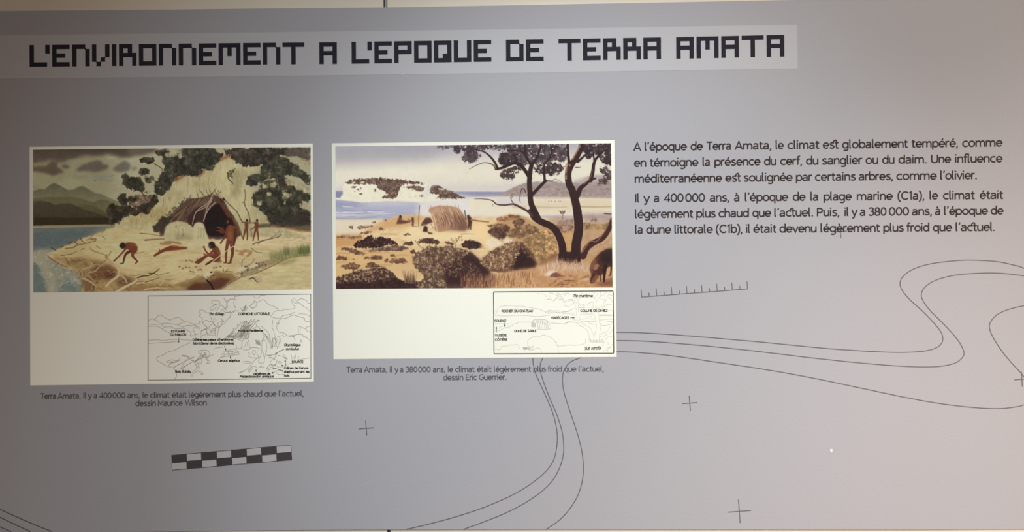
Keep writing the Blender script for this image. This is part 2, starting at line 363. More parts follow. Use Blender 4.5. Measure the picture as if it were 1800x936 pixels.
    foliage(A([(940, 740), (980, 700), (1060, 740), (1120, 760), (1180, 700), (1240, 690), (1330, 640), (1420, 610), (1500, 640), (1480, 700), (1420, 760), (1380, 830), (1300, 800), (1240, 850), (1180, 830), (1120, 870), (1060, 936), (960, 936), (920, 830)]), (50, 44, 32), 160)
    foliage(A([(1150, 610), (1260, 620), (1400, 600), (1440, 640), (1380, 690), (1300, 720), (1160, 740)]), (98, 86, 68), 50, [(110, 98, 76), (84, 76, 58)], rough=3)
    foliage(A([(1060, 395), (1120, 380), (1200, 420), (1290, 420), (1330, 480), (1340, 560), (1400, 580), (1380, 600), (1280, 575), (1180, 560), (1120, 510), (1070, 490), (1110, 450)]), (50, 50, 36), 90, rough=3)
    foliage(A([(1280, 225), (1320, 200), (1440, 205), (1455, 250), (1390, 270), (1300, 260)]), (52, 50, 38), 40, rough=3)
    foliage(A([(1260, 370), (1310, 310), (1400, 330), (1390, 365), (1300, 395)]), (52, 50, 38), 30, rough=3)
    foliage(A([(1340, 410), (1440, 400), (1440, 460), (1370, 500), (1350, 440)]), (70, 66, 50), 30, rough=3)
    foliage(A([(1035, 650), (1080, 590), (1130, 600), (1140, 650), (1270, 640), (1260, 670), (1160, 690), (1140, 760), (1070, 720)]), (46, 44, 32), 50, rough=3)
    foliage(A([(1450, 120), (1560, 105), (1622, 120), (1622, 260), (1560, 300), (1520, 250), (1530, 180), (1460, 170)]), (60, 58, 44), 60, rough=4)
    foliage(A([(1450, 470), (1500, 420), (1560, 330), (1580, 260), (1622, 200), (1640, 480), (1600, 560), (1530, 620), (1450, 600)]), (56, 54, 42), 110)
    c.stroke(A([(1440, 270), (1480, 295), (1520, 320), (1545, 370)]), 1.6, 1, (60, 50, 38)); c.stroke(A([(1310, 580), (1330, 630), (1370, 690)]), 1.6, 1.2, (62, 46, 36))
    foliage(B([(-10, 330), (20, 220), (120, 170), (160, 110), (300, 90), (520, 90), (560, 140), (640, 170), (600, 230), (540, 330), (500, 350), (440, 330), (400, 380), (330, 430), (270, 400), (200, 400), (110, 420), (60, 540), (-10, 560)]), (54, 54, 42), 380, gr)
    c.scatter(B([(0, 110), (180, 110), (180, 200), (0, 200)]), 26, (1.5, 4), [(150, 142, 112)], .7)
    foliage(B([(640, 110), (820, 95), (1300, 95), (1590, 95), (1590, 150), (1500, 190), (1330, 180), (1250, 170), (1180, 230), (1080, 260), (1000, 290), (860, 310), (840, 260), (780, 270), (740, 210), (660, 160)]), (56, 52, 42), 300, gr)
    c.fill(B([(1300, 110), (1590, 100), (1590, 240), (1520, 230), (1440, 180), (1330, 190)]), (88, 76, 66), soft=2, rough=4, mott=30)
    foliage(B([(1060, 230), (1200, 170), (1300, 200), (1400, 240), (1480, 310), (1540, 380), (1590, 410), (1590, 520), (1500, 440), (1420, 400), (1340, 390), (1290, 430), (1200, 430), (1120, 440), (1000, 500), (930, 520), (870, 500), (880, 460), (930, 400), (1040, 370)]), (58, 58, 44), 330, gr)
    foliage(B([(1060, 470), (1240, 430), (1330, 420), (1440, 540), (1590, 600), (1590, 690), (1480, 700), (1560, 780), (1590, 800), (1590, 940), (1180, 940), (1100, 880), (1130, 830), (1040, 790), (960, 720), (960, 600), (1040, 560)]), (54, 54, 40), 460, gr + [(84, 90, 60), (96, 100, 72)])
    c.scatter(B([(1280, 570), (1340, 560), (1340, 720), (1290, 720)]), 26, (.8, 2.4), [(140, 136, 104), (118, 122, 84)], .8)
    for x, y, r in ((1370, 470, 16), (1480, 520, 18), (1540, 560, 12), (1520, 730, 16), (1580, 720, 10), (1100, 510, 10), (1190, 500, 12), (1030, 700, 9), (1140, 600, 6), (1560, 250, 20), (1440, 260, 14), (1350, 620, 8), (1310, 600, 7)):
        c.scatter(B([(x - r * 3, y - r * 1.5), (x + r * 3, y - r * 1.5), (x + r * 2, y + r * 1.8), (x - r * 2, y + r * 1.8)]), r * 2, (.8, 3), [(168, 158, 124), (150, 138, 104)], .8)
    c.stroke(B([(1130, 380), (1150, 372), (1165, 385)]), 1, .6, (130, 124, 110)); c.stroke(B([(1250, 880), (1290, 890), (1300, 930)]), 1.2, .8, (140, 124, 96))
    c.stroke(B([(1230, 450), (1245, 520), (1240, 550)]), 1.6, 1, (110, 100, 84)); c.stroke(B([(1300, 430), (1320, 500), (1380, 640)]), 2.4, 1.4, (60, 44, 38), .7)
    c.fill(B([(1190, 840), (1590, 800), (1590, 940), (1240, 940)]), (48, 40, 34), soft=5, alpha=.7, mott=16)
    for p in ([(690, 380), (720, 380), (770, 320)], [(690, 400), (700, 440), (740, 480), (735, 500)], [(720, 400), (740, 360)], [(690, 380), (700, 430)]):
        c.stroke(B(p), 3, 1.5, (78, 74, 54), .9)
    c.scatter(B([(680, 370), (760, 320), (740, 420), (700, 440)]), 18, (1, 2.2), [(74, 72, 52)], .8)
    # hut
    hut = B([(-60, 940), (60, 840), (150, 740), (260, 650), (420, 640), (520, 590), (560, 620), (640, 660), (700, 780), (760, 870), (800, 940), (830, 1060), (600, 1100), (-60, 1060)])
    c.fill(hut, (80, 60, 48), soft=1, rough=1.5, rs=4, mott=36, ms=4)
    for i in range(150):
        t = c.rng.random(); x0 = -60 + 560 * t + c.rng.normal(0, 20); y0 = 960 - 60 * t
        x1 = 250 + 320 * t + c.rng.normal(0, 30); y1 = 690 - 70 * t + c.rng.normal(0, 16)
        c.stroke(B([(x0, y0), ((x0 + x1) / 2 - 20, (y0 + y1) / 2), (x1, y1)]), c.rng.uniform(.6, 1.5), .6, ((120, 96, 72), (54, 36, 30), (140, 116, 86), (92, 64, 50), (70, 50, 42))[i % 5], .7)
    door = B([(540, 720), (600, 700), (660, 760), (700, 860), (780, 960), (790, 1090), (700, 1060), (560, 1070), (430, 1060), (420, 900), (450, 800)])
    c.fill(door, (34, 22, 22), soft=1.5, rough=1)
    c.fill(B([(230, 860), (320, 760), (430, 720), (440, 900), (400, 960), (300, 960), (240, 930)]), (46, 28, 26), soft=3, alpha=.8)
    c.fill(B([(560, 650), (620, 670), (720, 800), (800, 920), (830, 1050), (780, 1050), (700, 880), (600, 720)]), (92, 58, 44), soft=1, alpha=.9, mott=30, ms=3)
    for p, col in (([(560, 540), (500, 610), (420, 660)], (92, 72, 52)), ([(380, 560), (430, 620), (470, 650)], (96, 76, 54)), ([(450, 555), (470, 600), (540, 640)], (110, 90, 66)), ([(610, 575), (570, 620), (520, 680)], (84, 62, 46)), ([(280, 610), (270, 650), (240, 700)], (92, 76, 54)), ([(210, 640), (230, 680)], (92, 80, 56)), ([(355, 600), (370, 650)], (100, 82, 60)), ([(490, 560), (510, 600)], (90, 70, 52)), ([(590, 560), (560, 600)], (84, 64, 48)), ([(540, 560), (570, 610)], (90, 70, 50)), ([(150, 700), (180, 740)], (84, 76, 52))):
        c.stroke(B(p), 1.3, .7, col)
    for p in ([(530, 600), (470, 700), (380, 760), (330, 820), (300, 930)], [(510, 680), (450, 740), (340, 800)], [(560, 690), (500, 740), (450, 820), (420, 900)], [(520, 650), (470, 730), (430, 880)]):
        c.stroke(B(p), 1.8, 1.4, (158, 134, 112))
    c.stroke(B([(640, 650), (720, 730), (790, 800), (830, 880)]), 1.4, 1.6, (86, 72, 48)); c.stroke(B([(690, 790), (750, 840), (760, 870)]), 1.5, 1, (84, 66, 44)); c.stroke(B([(875, 555), (880, 640), (870, 710), (910, 800), (935, 900)]), 1.2, 1.3, (74, 62, 44)); c.stroke(B([(852, 690), (880, 720)]), 1, .8, (74, 62, 44))
    c.scatter(B([(600, 640), (660, 650), (650, 700), (610, 680)]), 14, (.8, 2), [(40, 38, 28)], .9)
    c.scatter(B([(0, 830), (80, 760), (160, 700), (250, 640), (260, 670), (120, 800), (20, 870)]), 40, (.8, 2.2), [(64, 60, 42), (84, 76, 52)], .8)
    c.fill(C([(1520, 90), (1600, 30), (1640, -20), (1700, -20), (1790, -20), (1690, 80), (1640, 150), (1540, 160)]), (62, 52, 42), soft=1, rough=3, mott=24)
    # hides
    c.fill(D([(0, 250), (5, 130), (60, 60), (150, 28), (250, 50), (330, 100), (350, 170), (330, 230), (200, 250), (120, 280)]), (176, 164, 124), soft=1, smooth=True, mott=18, ms=5, rough=1)
    c.fill(D([(325, 230), (330, 110), (350, 55), (400, 40), (450, 60), (480, 150), (510, 250), (420, 275), (340, 250)]), (184, 172, 132), soft=1, smooth=True, mott=14, ms=4)
    c.fill(D([(20, 180), (180, 170), (330, 200), (320, 235), (200, 245), (60, 255)]), (136, 118, 84), soft=4, alpha=.6)
    for x in (70, 110, 150, 205, 390, 420, 450): c.stroke(D([(x, 110), (x + 6, 160), (x - 4, 230)]), 1.4, .8, (128, 112, 80), .6)
    for x, y in ((60, 100), (130, 90), (70, 130), (110, 190), (215, 190)): c.dab(D([(x, y)])[0], 1.2, 3, 0, (110, 94, 66), .7)
    c.fill(C([(1640, 280), (1680, 90), (1740, 40), (1790, 40), (1790, 300), (1720, 300)]), (176, 164, 124), soft=1.2, alpha=.9)
    c.fill(D([(180, 270), (330, 260), (500, 260), (560, 300), (400, 340), (260, 350), (200, 310)]), (188, 176, 136), soft=3, alpha=.9, mott=14)
    # driftwood and roots
    tan = (176, 156, 116); mid = (130, 104, 70); blk = (52, 40, 32)
    for p, w, col in (([(1060, 510), (1110, 560), (1135, 620), (1110, 680), (1040, 730), (980, 790)], 6, tan), ([(1000, 460), (1040, 510), (1090, 560)], 4, (164, 140, 98)), ([(820, 370), (900, 400), (970, 430), (1010, 490)], 3, (150, 128, 90)), ([(790, 340), (830, 380), (900, 400)], 2, (140, 116, 80)),
                      ([(700, 590), (800, 560), (820, 510)], 3, (156, 132, 92)), ([(690, 610), (640, 580), (560, 530)], 3, (146, 120, 80)), ([(780, 630), (860, 610), (900, 560), (980, 520)], 2.6, (156, 130, 92)), ([(700, 620), (700, 700), (680, 690)], 3, (150, 124, 86)), ([(720, 700), (800, 740), (860, 790)], 4, (164, 140, 100)), ([(740, 640), (800, 690), (850, 740)], 3, (150, 122, 84)),
                      ([(1140, 640), (1200, 700), (1225, 750)], 4, (166, 142, 104)), ([(1100, 860), (1200, 800), (1300, 750), (1340, 720)], 5, (182, 164, 124)), ([(1430, 830), (1560, 810), (1690, 815)], 3, (176, 156, 116)), ([(1340, 760), (1500, 740)], 3, (178, 158, 116)), ([(1610, 780), (1660, 730)], 2, (178, 158, 116)), ([(985, 420), (980, 480), (960, 500)], 2.4, (128, 100, 66)), ([(1040, 385), (1000, 440), (950, 460)], 2, (140, 112, 76)),
                      ([(450, 430), (560, 415), (640, 380)], 1.4, (80, 64, 44)), ([(690, 360), (725, 345)], 1.6, (84, 64, 44)), ([(500, 350), (600, 335), (640, 310), (760, 285), (850, 260)], 2.4, (112, 90, 60)), ([(610, 270), (650, 300)], 2, (84, 64, 46)), ([(800, 240), (860, 235), (850, 270)], 2.2, (104, 82, 56)), ([(680, 225), (700, 260), (730, 275)], 1.8, (76, 60, 44)),
                      ([(540, 290), (575, 265)], 2, (70, 60, 46)), ([(335, 335), (385, 370)], 2, (70, 56, 42)), ([(440, 330), (480, 320)], 1.6, (80, 62, 44)), ([(750, 250), (800, 220), (830, 180)], 1.4, (104, 84, 56)), ([(930, 160), (980, 125)], 1.2, (96, 80, 56)), ([(935, 205), (975, 235)], 1.4, (96, 80, 54)), ([(870, 320), (910, 350)], 1.6, (110, 88, 60)),
                      ([(1350, 690), (1420, 670), (1480, 665), (1550, 630), (1605, 585)], 2.2, blk), ([(1480, 640), (1540, 640), (1600, 665)], 1.6, blk), ([(1440, 745), (1520, 720), (1605, 690)], 1.4, (84, 66, 46)), ([(1250, 660), (1330, 665), (1380, 650)], 1.2, (92, 74, 52)), ([(1600, 660), (1720, 630)], 1.2, (100, 82, 58)), ([(1440, 250), (1540, 240), (1660, 235)], 3, (118, 94, 62)), ([(1380, 170), (1500, 180), (1640, 205)], 1.6, (110, 88, 60)),
                      ([(560, 500), (640, 495), (740, 480)], 1.4, (108, 80, 50)), ([(300, 440), (380, 500), (460, 540), (530, 570)], 2.2, (104, 82, 52)), ([(410, 520), (385, 575)], 1, (104, 84, 56)), ([(580, 600), (560, 620)], 1.2, (110, 86, 58)), ([(870, 710), (880, 740), (860, 755)], 1.6, (70, 50, 40)), ([(840, 790), (835, 850)], 2, (84, 60, 40)), ([(1330, 405), (1400, 395), (1435, 375)], 1.4, (138, 104, 68))):
        c.stroke(C(p), w, w * .6, col, .95)
    for p, w, col in (([(1030, 295), (1130, 260), (1250, 230), (1330, 210), (1365, 180)], 1.8, (84, 60, 42)), ([(1090, 290), (1140, 255)], 1.4, (84, 60, 42)), ([(1240, 220), (1300, 190), (1345, 135)], 1.2, (110, 84, 58)), ([(1320, 200), (1370, 145)], 1, (130, 104, 74)), ([(490, 720), (540, 770), (570, 830)], 3.2, (28, 22, 22)), ([(900, 560), (905, 500), (930, 465)], 1.4, (110, 92, 66)), ([(680, 585), (690, 620), (740, 615), (800, 620)], 1.3, (90, 64, 44)), ([(710, 615), (745, 585)], 1.2, (90, 64, 44)),
                      ([(1015, 345), (1060, 385), (1145, 395)], 1.2, (84, 72, 52)), ([(980, 545), (1030, 500), (1045, 470)], 1.2, (100, 80, 56)), ([(720, 790), (800, 730), (875, 675)], 2.4, (190, 170, 136)), ([(690, 800), (740, 760)], 1.6, (190, 170, 140)), ([(1170, 560), (1215, 520)], 1.6, (190, 176, 140)), ([(820, 670), (860, 665), (880, 690)], 1.4, (196, 180, 146)), ([(0, 710), (60, 715), (120, 700)], 1.1, (120, 94, 64)), ([(10, 640), (50, 630)], 1.1, (120, 96, 64)), ([(280, 710), (420, 650), (520, 560), (640, 430), (800, 320)], 1.9, (196, 172, 128)), ([(250, 720), (330, 700), (400, 660)], 2.6, (150, 124, 82))):
        c.stroke(D(p), w, w * .7, col, .95)
    c.stroke(D([(690, 800), (880, 685), (1040, 645), (1170, 590), (1300, 530), (1420, 470), (1560, 435), (1700, 425)]), 1.6, 1.1, (96, 74, 52), .9)
    c.fill(D([(840, 640), (920, 560), (1000, 530), (1120, 500), (1200, 480), (1400, 440), (1480, 460), (1300, 520), (1160, 580), (1040, 640), (880, 680)]), (128, 108, 78), soft=2, alpha=.7, mott=50, ms=3)
    c.scatter(D([(840, 640), (980, 540), (1200, 480), (1260, 500), (1100, 600), (880, 680)]), 46, (.7, 1.9), [(196, 184, 156), (84, 64, 46), (150, 124, 92)], .8, asp=(1, 2.4))
    for x, y, s_ in ((480, 665, 1), (1010, 560, .7), (880, 600, .8)):
        c.fill(D([(x - 40, y), (x, y - 40 * s_), (x + 60, y - 60 * s_), (x + 90, y - 30 * s_), (x + 40, y + 10), (x, y + 35 * s_)]), (196, 184, 150), soft=.6, alpha=.9); c.dab(D([(x + 60, y - 40)])[0], 2.4 * s_, 1.8 * s_, 0, (48, 34, 28), .95); c.dab(D([(x + 90, y)])[0], 2 * s_, 1.5 * s_, 0, (60, 44, 34), .8); c.dab(D([(x + 20, y + 16)])[0], 2.4 * s_, 1 * s_, .4, (70, 52, 40), .7)
    c.fill(D([(935, 750), (980, 700), (1040, 675), (1130, 680), (1140, 740), (1090, 745), (1040, 700), (1000, 700)]), (172, 150, 120), soft=1, alpha=.9, mott=20, ms=3); c.stroke(D([(990, 705), (1030, 690), (1060, 720), (1085, 745)]), 2.4, 1.2, (88, 64, 50)); c.stroke(D([(940, 752), (975, 735)]), 1.4, 1, (196, 180, 150))
    for x, y in ((250, 490), (290, 485), (320, 500), (170, 560), (210, 580), (245, 565), (285, 572), (300, 615), (330, 620), (390, 600), (415, 590), (430, 605), (360, 560), (570, 575), (600, 570), (650, 560), (380, 475), (400, 480)):
        c.dab(D([(x, y)])[0], 2.6, 1.5, .2, (104, 78, 54), .9); c.dab(D([(x, y - 4)])[0], 1.6, .8, .2, (150, 124, 90), .8)
    # grass by the stream
    c.fill(D([(1200, 400), (1320, 380), (1420, 340), (1560, 330), (1700, 330), (1700, 430), (1540, 440), (1400, 470), (1240, 480)]), (134, 128, 82), soft=5, alpha=.8)
    c.blades(D([(1220, 470), (1380, 400), (1700, 380), (1700, 430), (1420, 470), (1260, 500)]), 240, (3, 13), [(118, 118, 70), (98, 102, 60), (142, 140, 92)], .9, .12, .6)
    c.blades(D([(1400, 400), (1450, 390), (1450, 430), (1400, 440)]), 40, (8, 19), [(118, 116, 74), (102, 102, 66)], .8, .12, .6)
    c.blades(D([(1560, 380), (1690, 370), (1690, 420), (1570, 420)]), 110, (6, 15), [(104, 108, 62), (88, 92, 54)], 1, .15, .7)
    c.fill(D([(1110, 380), (1200, 400), (1220, 440), (1160, 430)]), (176, 168, 130), soft=2, alpha=.8)
    c.fill(D([(1320, 520), (1450, 480), (1560, 460), (1500, 520), (1380, 545)]), (140, 134, 88), soft=3, alpha=.7)
    # dune line at the right
    c.fill(D([(1080, 110), (1260, 90), (1440, 110), (1600, 140), (1720, 145), (1720, 40), (1080, 60)]), (58, 48, 36), soft=2, alpha=.75, rough=2)
    c.stroke(D([(1240, 90), (1400, 105), (1560, 140), (1700, 145)]), 2.4, 2, (150, 100, 62), .7)
    for i in range(70):
        x, y = D([(c.rng.uniform(1050, 1700), c.rng.uniform(90, 300))])[0]; c.stroke([(x, y), (x + c.rng.uniform(3, 9), y + c.rng.normal(0, .5))], .8, .5, (140, 116, 78), .5)
    for i in range(120):
        x, y = C([(c.rng.uniform(900, 3200), c.rng.uniform(140, 720))])[0]; c.stroke([(x, y), (x + c.rng.uniform(2, 8), y + c.rng.normal(0, .4))], .7, .5, (150, 132, 90), .4)
    # figures (plain brown silhouettes)
    sk = (103, 56, 38); sd = (78, 42, 30); hi = (128, 74, 48)
    def limb(F, p, w0, w1, col=sk): c.stroke(F(p), w0, w1, col)
    # bending at the left
    limb(C, [(1220, 340), (1160, 410), (1090, 480)], 3.4, 2.4); c.dab(C([(1080, 488)])[0], 3, 1.8, -.5, (60, 40, 30), 1)
    limb(C, [(1300, 370), (1215, 410), (1180, 520)], 6, 2.8, sd); limb(C, [(1180, 520), (1145, 528)], 2.8, 2)
    limb(C, [(1320, 370), (1290, 430), (1350, 500)], 6.5, 2.8); limb(C, [(1350, 500), (1325, 525)], 2.8, 2)
    c.fill(C([(1210, 285), (1260, 276), (1320, 290), (1352, 340), (1330, 400), (1280, 390), (1240, 360), (1200, 350)]), sk, soft=.6, smooth=True); c.fill(C([(1250, 280), (1320, 290), (1350, 330), (1300, 320)]), hi, soft=1.5, alpha=.7)
    c.fill(C([(1136, 312), (1160, 282), (1200, 284), (1212, 320), (1190, 352), (1155, 345)]), (42, 32, 28), soft=.6, smooth=True)
    # lying skins / log
    c.fill(D([(-60, 370), (60, 320), (110, 312), (180, 325), (250, 330), (255, 352), (150, 365), (0, 382), (-60, 400)]), (112, 58, 36), soft=.8, smooth=True); c.stroke(D([(40, 330), (120, 322), (180, 332)]), 2, 1, (144, 84, 52))
    c.stroke(C([(1550, 430), (1620, 390), (1700, 350), (1740, 340)]), 4, 7, (104, 54, 34)); c.stroke(C([(1600, 350), (1620, 385)]), 1.5, 1, (100, 56, 38)); c.stroke(C([(1620, 290), (1700, 298), (1740, 290)]), 3, 2, (150, 112, 76))
    c.stroke(D([(0, 275), (80, 272), (180, 290)]), 4, 3, (150, 110, 72))
    # seated
    limb(D, [(610, 470), (540, 430), (490, 430), (360, 510)], 7, 3.4); limb(D, [(600, 480), (540, 500), (480, 535)], 6, 3, sd); limb(D, [(490, 430), (400, 510), (355, 508)], 4.6, 3)
    c.fill(D([(560, 320), (610, 320), (645, 380), (650, 440), (640, 500), (590, 500), (570, 440), (560, 380)]), sk, soft=.6, smooth=True); c.fill(D([(590, 330), (640, 380), (645, 440), (610, 400)]), hi, soft=1.2, alpha=.6)
    limb(D, [(580, 350), (520, 410), (480, 380), (460, 340)], 3.6, 2.4); c.dab(D([(455, 330)])[0], 2.2, 2.8, 0, hi, 1); limb(D, [(560, 410), (500, 425), (455, 410)], 3.4, 2.2, hi)
    c.fill(D([(510, 320), (515, 280), (550, 265), (580, 285), (590, 330), (560, 345), (530, 350)]), (40, 30, 26), soft=.6, smooth=True); c.dab(D([(528, 320)])[0], 1.6, 2.4, 0, (116, 70, 46), .9)
    c.fill(D([(620, 480), (660, 480), (665, 510), (620, 515)]), (112, 84, 58), soft=1, alpha=.8)
    # standing
    limb(D, [(735, 270), (715, 400), (715, 510)], 6, 3.2); limb(D, [(780, 280), (790, 400), (765, 510)], 7.4, 3.4); limb(D, [(715, 512), (690, 516)], 3, 2); limb(D, [(770, 512), (735, 522)], 3.2, 2)
    c.fill(D([(720, 110), (745, 75), (790, 70), (825, 110), (832, 180), (820, 240), (800, 300), (730, 290), (722, 200)]), (118, 68, 44), soft=.7, smooth=True); c.fill(D([(790, 80), (832, 130), (828, 240), (800, 290), (800, 180)]), (96, 50, 32), soft=1.2, alpha=.7)
    c.fill(D([(735, 150), (780, 150), (785, 240), (745, 245)]), (138, 86, 56), soft=2.4, alpha=.6)
    limb(D, [(730, 110), (705, 200), (665, 265)], 4, 2.6); c.dab(D([(655, 280)])[0], 2.2, 3, .3, sk, 1); limb(D, [(820, 130), (822, 220), (805, 310)], 4.6, 3, sd); c.fill(D([(728, 255), (795, 262), (792, 290), (735, 285)]), (92, 52, 34), soft=1, alpha=.8)
    c.fill(D([(715, 60), (712, 10), (735, -15), (780, -10), (800, 40), (812, 80), (780, 75), (750, 60), (725, 75)]), (44, 28, 24), soft=.7, smooth=True); c.dab(D([(733, 35)])[0], 2, 3.4, 0, (122, 72, 46), .9)
    c.stroke(D([(280, 705), (440, 600), (560, 500), (700, 390), (800, 320)]), 1.5, 1.5, (198, 172, 132), .95)
    # figure inside the hut
    c.fill(D([(640, 110), (680, 95), (705, 150), (690, 180), (640, 165)]), (94, 48, 30), soft=1); limb(D, [(640, 140), (600, 135)], 1.6, 1, (110, 70, 48)); limb(D, [(620, 100), (650, 110)], 1.2, 1, (120, 110, 90))
    # two at the right
    for dx, dy, s_ in ((950, 90, 1.), (1068, 90, .94)):
        c.fill(D([(dx - 22, dy - 55), (dx + 26, dy - 55), (dx + 24, dy), (dx + 20, dy + 50), (dx - 18, dy + 50), (dx - 14, dy)]), sk, soft=.6)
        c.dab(D([(dx + 10, dy - 72)])[0], 2.4, 2.9, 0, (46, 32, 28), 1)
    limb(D, [(940, 130), (925, 190), (915, 240)], 3.4, 2); limb(D, [(960, 130), (965, 190), (960, 245)], 3.4, 2); limb(D, [(1060, 130), (1045, 190), (1030, 255)], 3.4, 2); limb(D, [(1075, 130), (1090, 190), (1092, 250)], 3.4, 2)
    limb(D, [(935, 42), (905, 38), (890, 5)], 2, 1.6); limb(D, [(970, 42), (1000, 50), (985, 20)], 2, 1.6); limb(D, [(1050, 50), (1005, 45)], 2, 1.5); limb(D, [(1055, 85), (1030, 115), (1005, 118)], 2, 1.5)
    c.stroke(D([(1000, 40), (1015, 120), (1022, 215)]), 1.3, 1.3, (150, 128, 92)); c.stroke(D([(1000, 110), (1015, 200)]), 1, 1, (110, 84, 60))
    c.stroke(D([(805, 10), (850, 70), (880, 140), (905, 220)]), 2.6, 2.2, (110, 84, 58))
    # hide on the sand
    c.fill(D([(820, 362), (900, 370), (930, 355), (1020, 375), (1025, 395), (985, 440), (950, 450), (950, 430), (880, 425), (848, 410), (890, 400), (870, 385), (825, 382)]), (156, 118, 76), soft=.7, alpha=.95); c.fill(D([(920, 400), (985, 385), (960, 425), (920, 430)]), (196, 182, 138), soft=.7)
    # soft grade towards the frame edge
    c.tint(9, 2.2, 91); c.tint(8, 12, 92)
    return c

def paint_right():
    c = Canvas([(589.5, 257.5), (1074, 252.2), (1077, 505.5), (590.5, 508.3)], 1.5, 11)
    A = crop(575, 240, 6.454); B = crop(825, 240, 6.4566); C = crop(575, 375, 6.454); D = crop(825, 375, 6.4566)
    c.fill([(580, 245), (1090, 245), (1090, 345), (580, 345)], (176, 172, 180), col2=(232, 224, 206), soft=1)
    c.fill([(580, 292), (720, 284), (900, 276), (1090, 270), (1090, 322), (580, 322)], (238, 230, 206), soft=14, alpha=.8)
    c.fill([(580, 250), (800, 245), (760, 280), (580, 290)], (160, 158, 164), soft=16, alpha=.6); c.tint(9, 40, 3, 3.0)
    c.fill([(580, 328), (1090, 322), (1090, 338), (580, 340)], (214, 204, 200), soft=5, alpha=.7)
    # sea
    c.fill([(580, 336.5), (1090, 338), (1090, 400), (580, 400)], (176, 176, 194), soft=1)
    c.fill([(580, 336.5), (1000, 338.5), (1000, 345.5), (580, 349)], (138, 136, 164), soft=1)
    c.fill(A([(1480, 660), (1678, 690), (2100, 690), (2400, 690), (2400, 960), (1000, 960), (1000, 740)]), (226, 220, 212), soft=8)
    c.fill(A([(90, 740), (400, 745), (300, 800), (90, 830)]), (154, 154, 180), soft=6, alpha=.9); c.fill(A([(560, 770), (1040, 760), (1040, 830), (600, 860)]), (176, 176, 196), soft=8)
    c.fill(A([(400, 740), (700, 730), (1080, 740), (900, 775), (500, 780)]), (212, 206, 204), soft=6, alpha=.8)
    for x, y, w in ((300, 865, 110), (160, 905, 90), (560, 860, 90), (380, 900, 200), (650, 880, 120), (240, 800, 60), (480, 915, 150), (150, 868, 60), (700, 905, 80)):
        c.stroke(A([(x - w, y - 4), (x, y), (x + w, y - 2)]), 1.7, 1, (226, 222, 216), .8)
    for x, y, w in ((250, 835, 90), (520, 835, 120), (200, 885, 80), (450, 880, 120), (200, 930, 110), (420, 935, 160), (330, 790, 80)):
        c.stroke(A([(x - w, y), (x, y + 5), (x + w, y)]), 1.5, 1, (140, 142, 172), .6)
    c.fill(C([(90, 40), (520, 20), (900, -5), (1100, -5), (600, 70), (90, 90)]), (168, 170, 188), soft=3, alpha=.8); c.stroke(C([(100, 60), (300, 65), (560, 45)]), 1.6, 1, (130, 132, 156), .7); c.stroke(C([(100, 15), (400, 18), (700, 5)]), 1.6, 1, (214, 212, 210), .8)
    # island
    c.fill(A([(90, 700), (150, 700), (175, 660), (182, 560), (215, 520), (330, 490), (480, 480), (620, 470), (840, 490), (1000, 515), (1120, 525), (1240, 560), (1340, 590), (1420, 630), (1490, 670), (1580, 705), (1500, 725), (1300, 730), (1100, 750), (700, 735), (400, 750), (90, 715)]), (236, 229, 204), soft=.8, rough=1, mott=10, ms=6)
    br = (104, 78, 70); 
    for pl in ([(200, 525), (260, 495), (370, 482), (480, 480), (600, 470), (700, 485), (830, 488), (1000, 515), (1120, 525), (1100, 548), (980, 540), (900, 545), (850, 560), (815, 610), (800, 670), (740, 710), (700, 690), (680, 650), (640, 620), (590, 605), (560, 560), (520, 540), (470, 540), (400, 545), (300, 545), (230, 535)],
               [(910, 555), (1000, 560), (1080, 575), (1110, 590), (1090, 625), (1010, 615), (940, 595), (900, 590)], [(1180, 560), (1240, 552), (1340, 590), (1420, 630), (1490, 670), (1575, 702), (1440, 712), (1250, 705), (1190, 690), (1300, 680), (1210, 655), (1160, 640)],
               [(600, 690), (660, 670), (740, 670), (800, 670), (780, 700), (700, 710), (640, 700)], [(530, 610), (560, 595), (570, 620), (545, 635)], [(295, 630), (350, 600), (400, 580), (400, 600), (340, 625)], [(235, 665), (275, 655), (270, 668)], [(320, 650), (440, 648), (420, 658), (340, 658)], [(180, 580), (215, 575), (205, 585)], [(1030, 660), (1090, 670), (1110, 690), (1060, 685)], [(255, 570), (350, 565), (330, 590)]):
        c.leafy(A(pl), (84, 60, 54), (116, 90, 78), (156, 132, 110), soft=1.6, rag=1.5, thr=.38, fine=1.2, big=4)
    c.fill(A([(600, 520), (780, 520), (780, 570), (620, 570)]), (122, 98, 84), soft=3, alpha=.6, mott=30, ms=2)
    for pl in ([(280, 520), (320, 515), (325, 530), (290, 534)], [(380, 515), (425, 512), (425, 530), (390, 536)], [(1250, 590), (1330, 595), (1320, 610), (1270, 605)], [(930, 560), (960, 555), (960, 570)]):
        c.fill(A(pl), (232, 222, 200), soft=.8)
    c.scatter(A([(800, 560), (900, 560), (1060, 630), (1000, 700), (860, 700), (800, 640)]), 16, (.8, 2), [(196, 182, 160)], .5, asp=(1, 2))
    c.cloud([(A([(1150, 580)])[0], 8, 10, (214, 206, 200), .8), (A([(1130, 640)])[0], 9, 12, (216, 210, 204), .8), (A([(1110, 760)])[0], 7, 14, (222, 216, 210), .7), (A([(1090, 840)])[0], 6, 12, (226, 220, 212), .7)])
    # far coast and marsh at the right
    c.fill(B([(300, 665), (400, 630), (480, 590), (560, 550), (640, 530), (760, 515), (840, 525), (960, 510), (1080, 530), (1240, 520), (1340, 460), (1460, 440), (1640, 460), (1640, 720), (1300, 700), (900, 690), (500, 685)]), (164, 146, 140), soft=1, rough=1.4, rs=4, mott=24, ms=4)
    c.fill(B([(1180, 500), (1340, 455), (1480, 430), (1640, 440), (1640, 520), (1200, 530)]), (190, 176, 168), soft=3, alpha=.8)
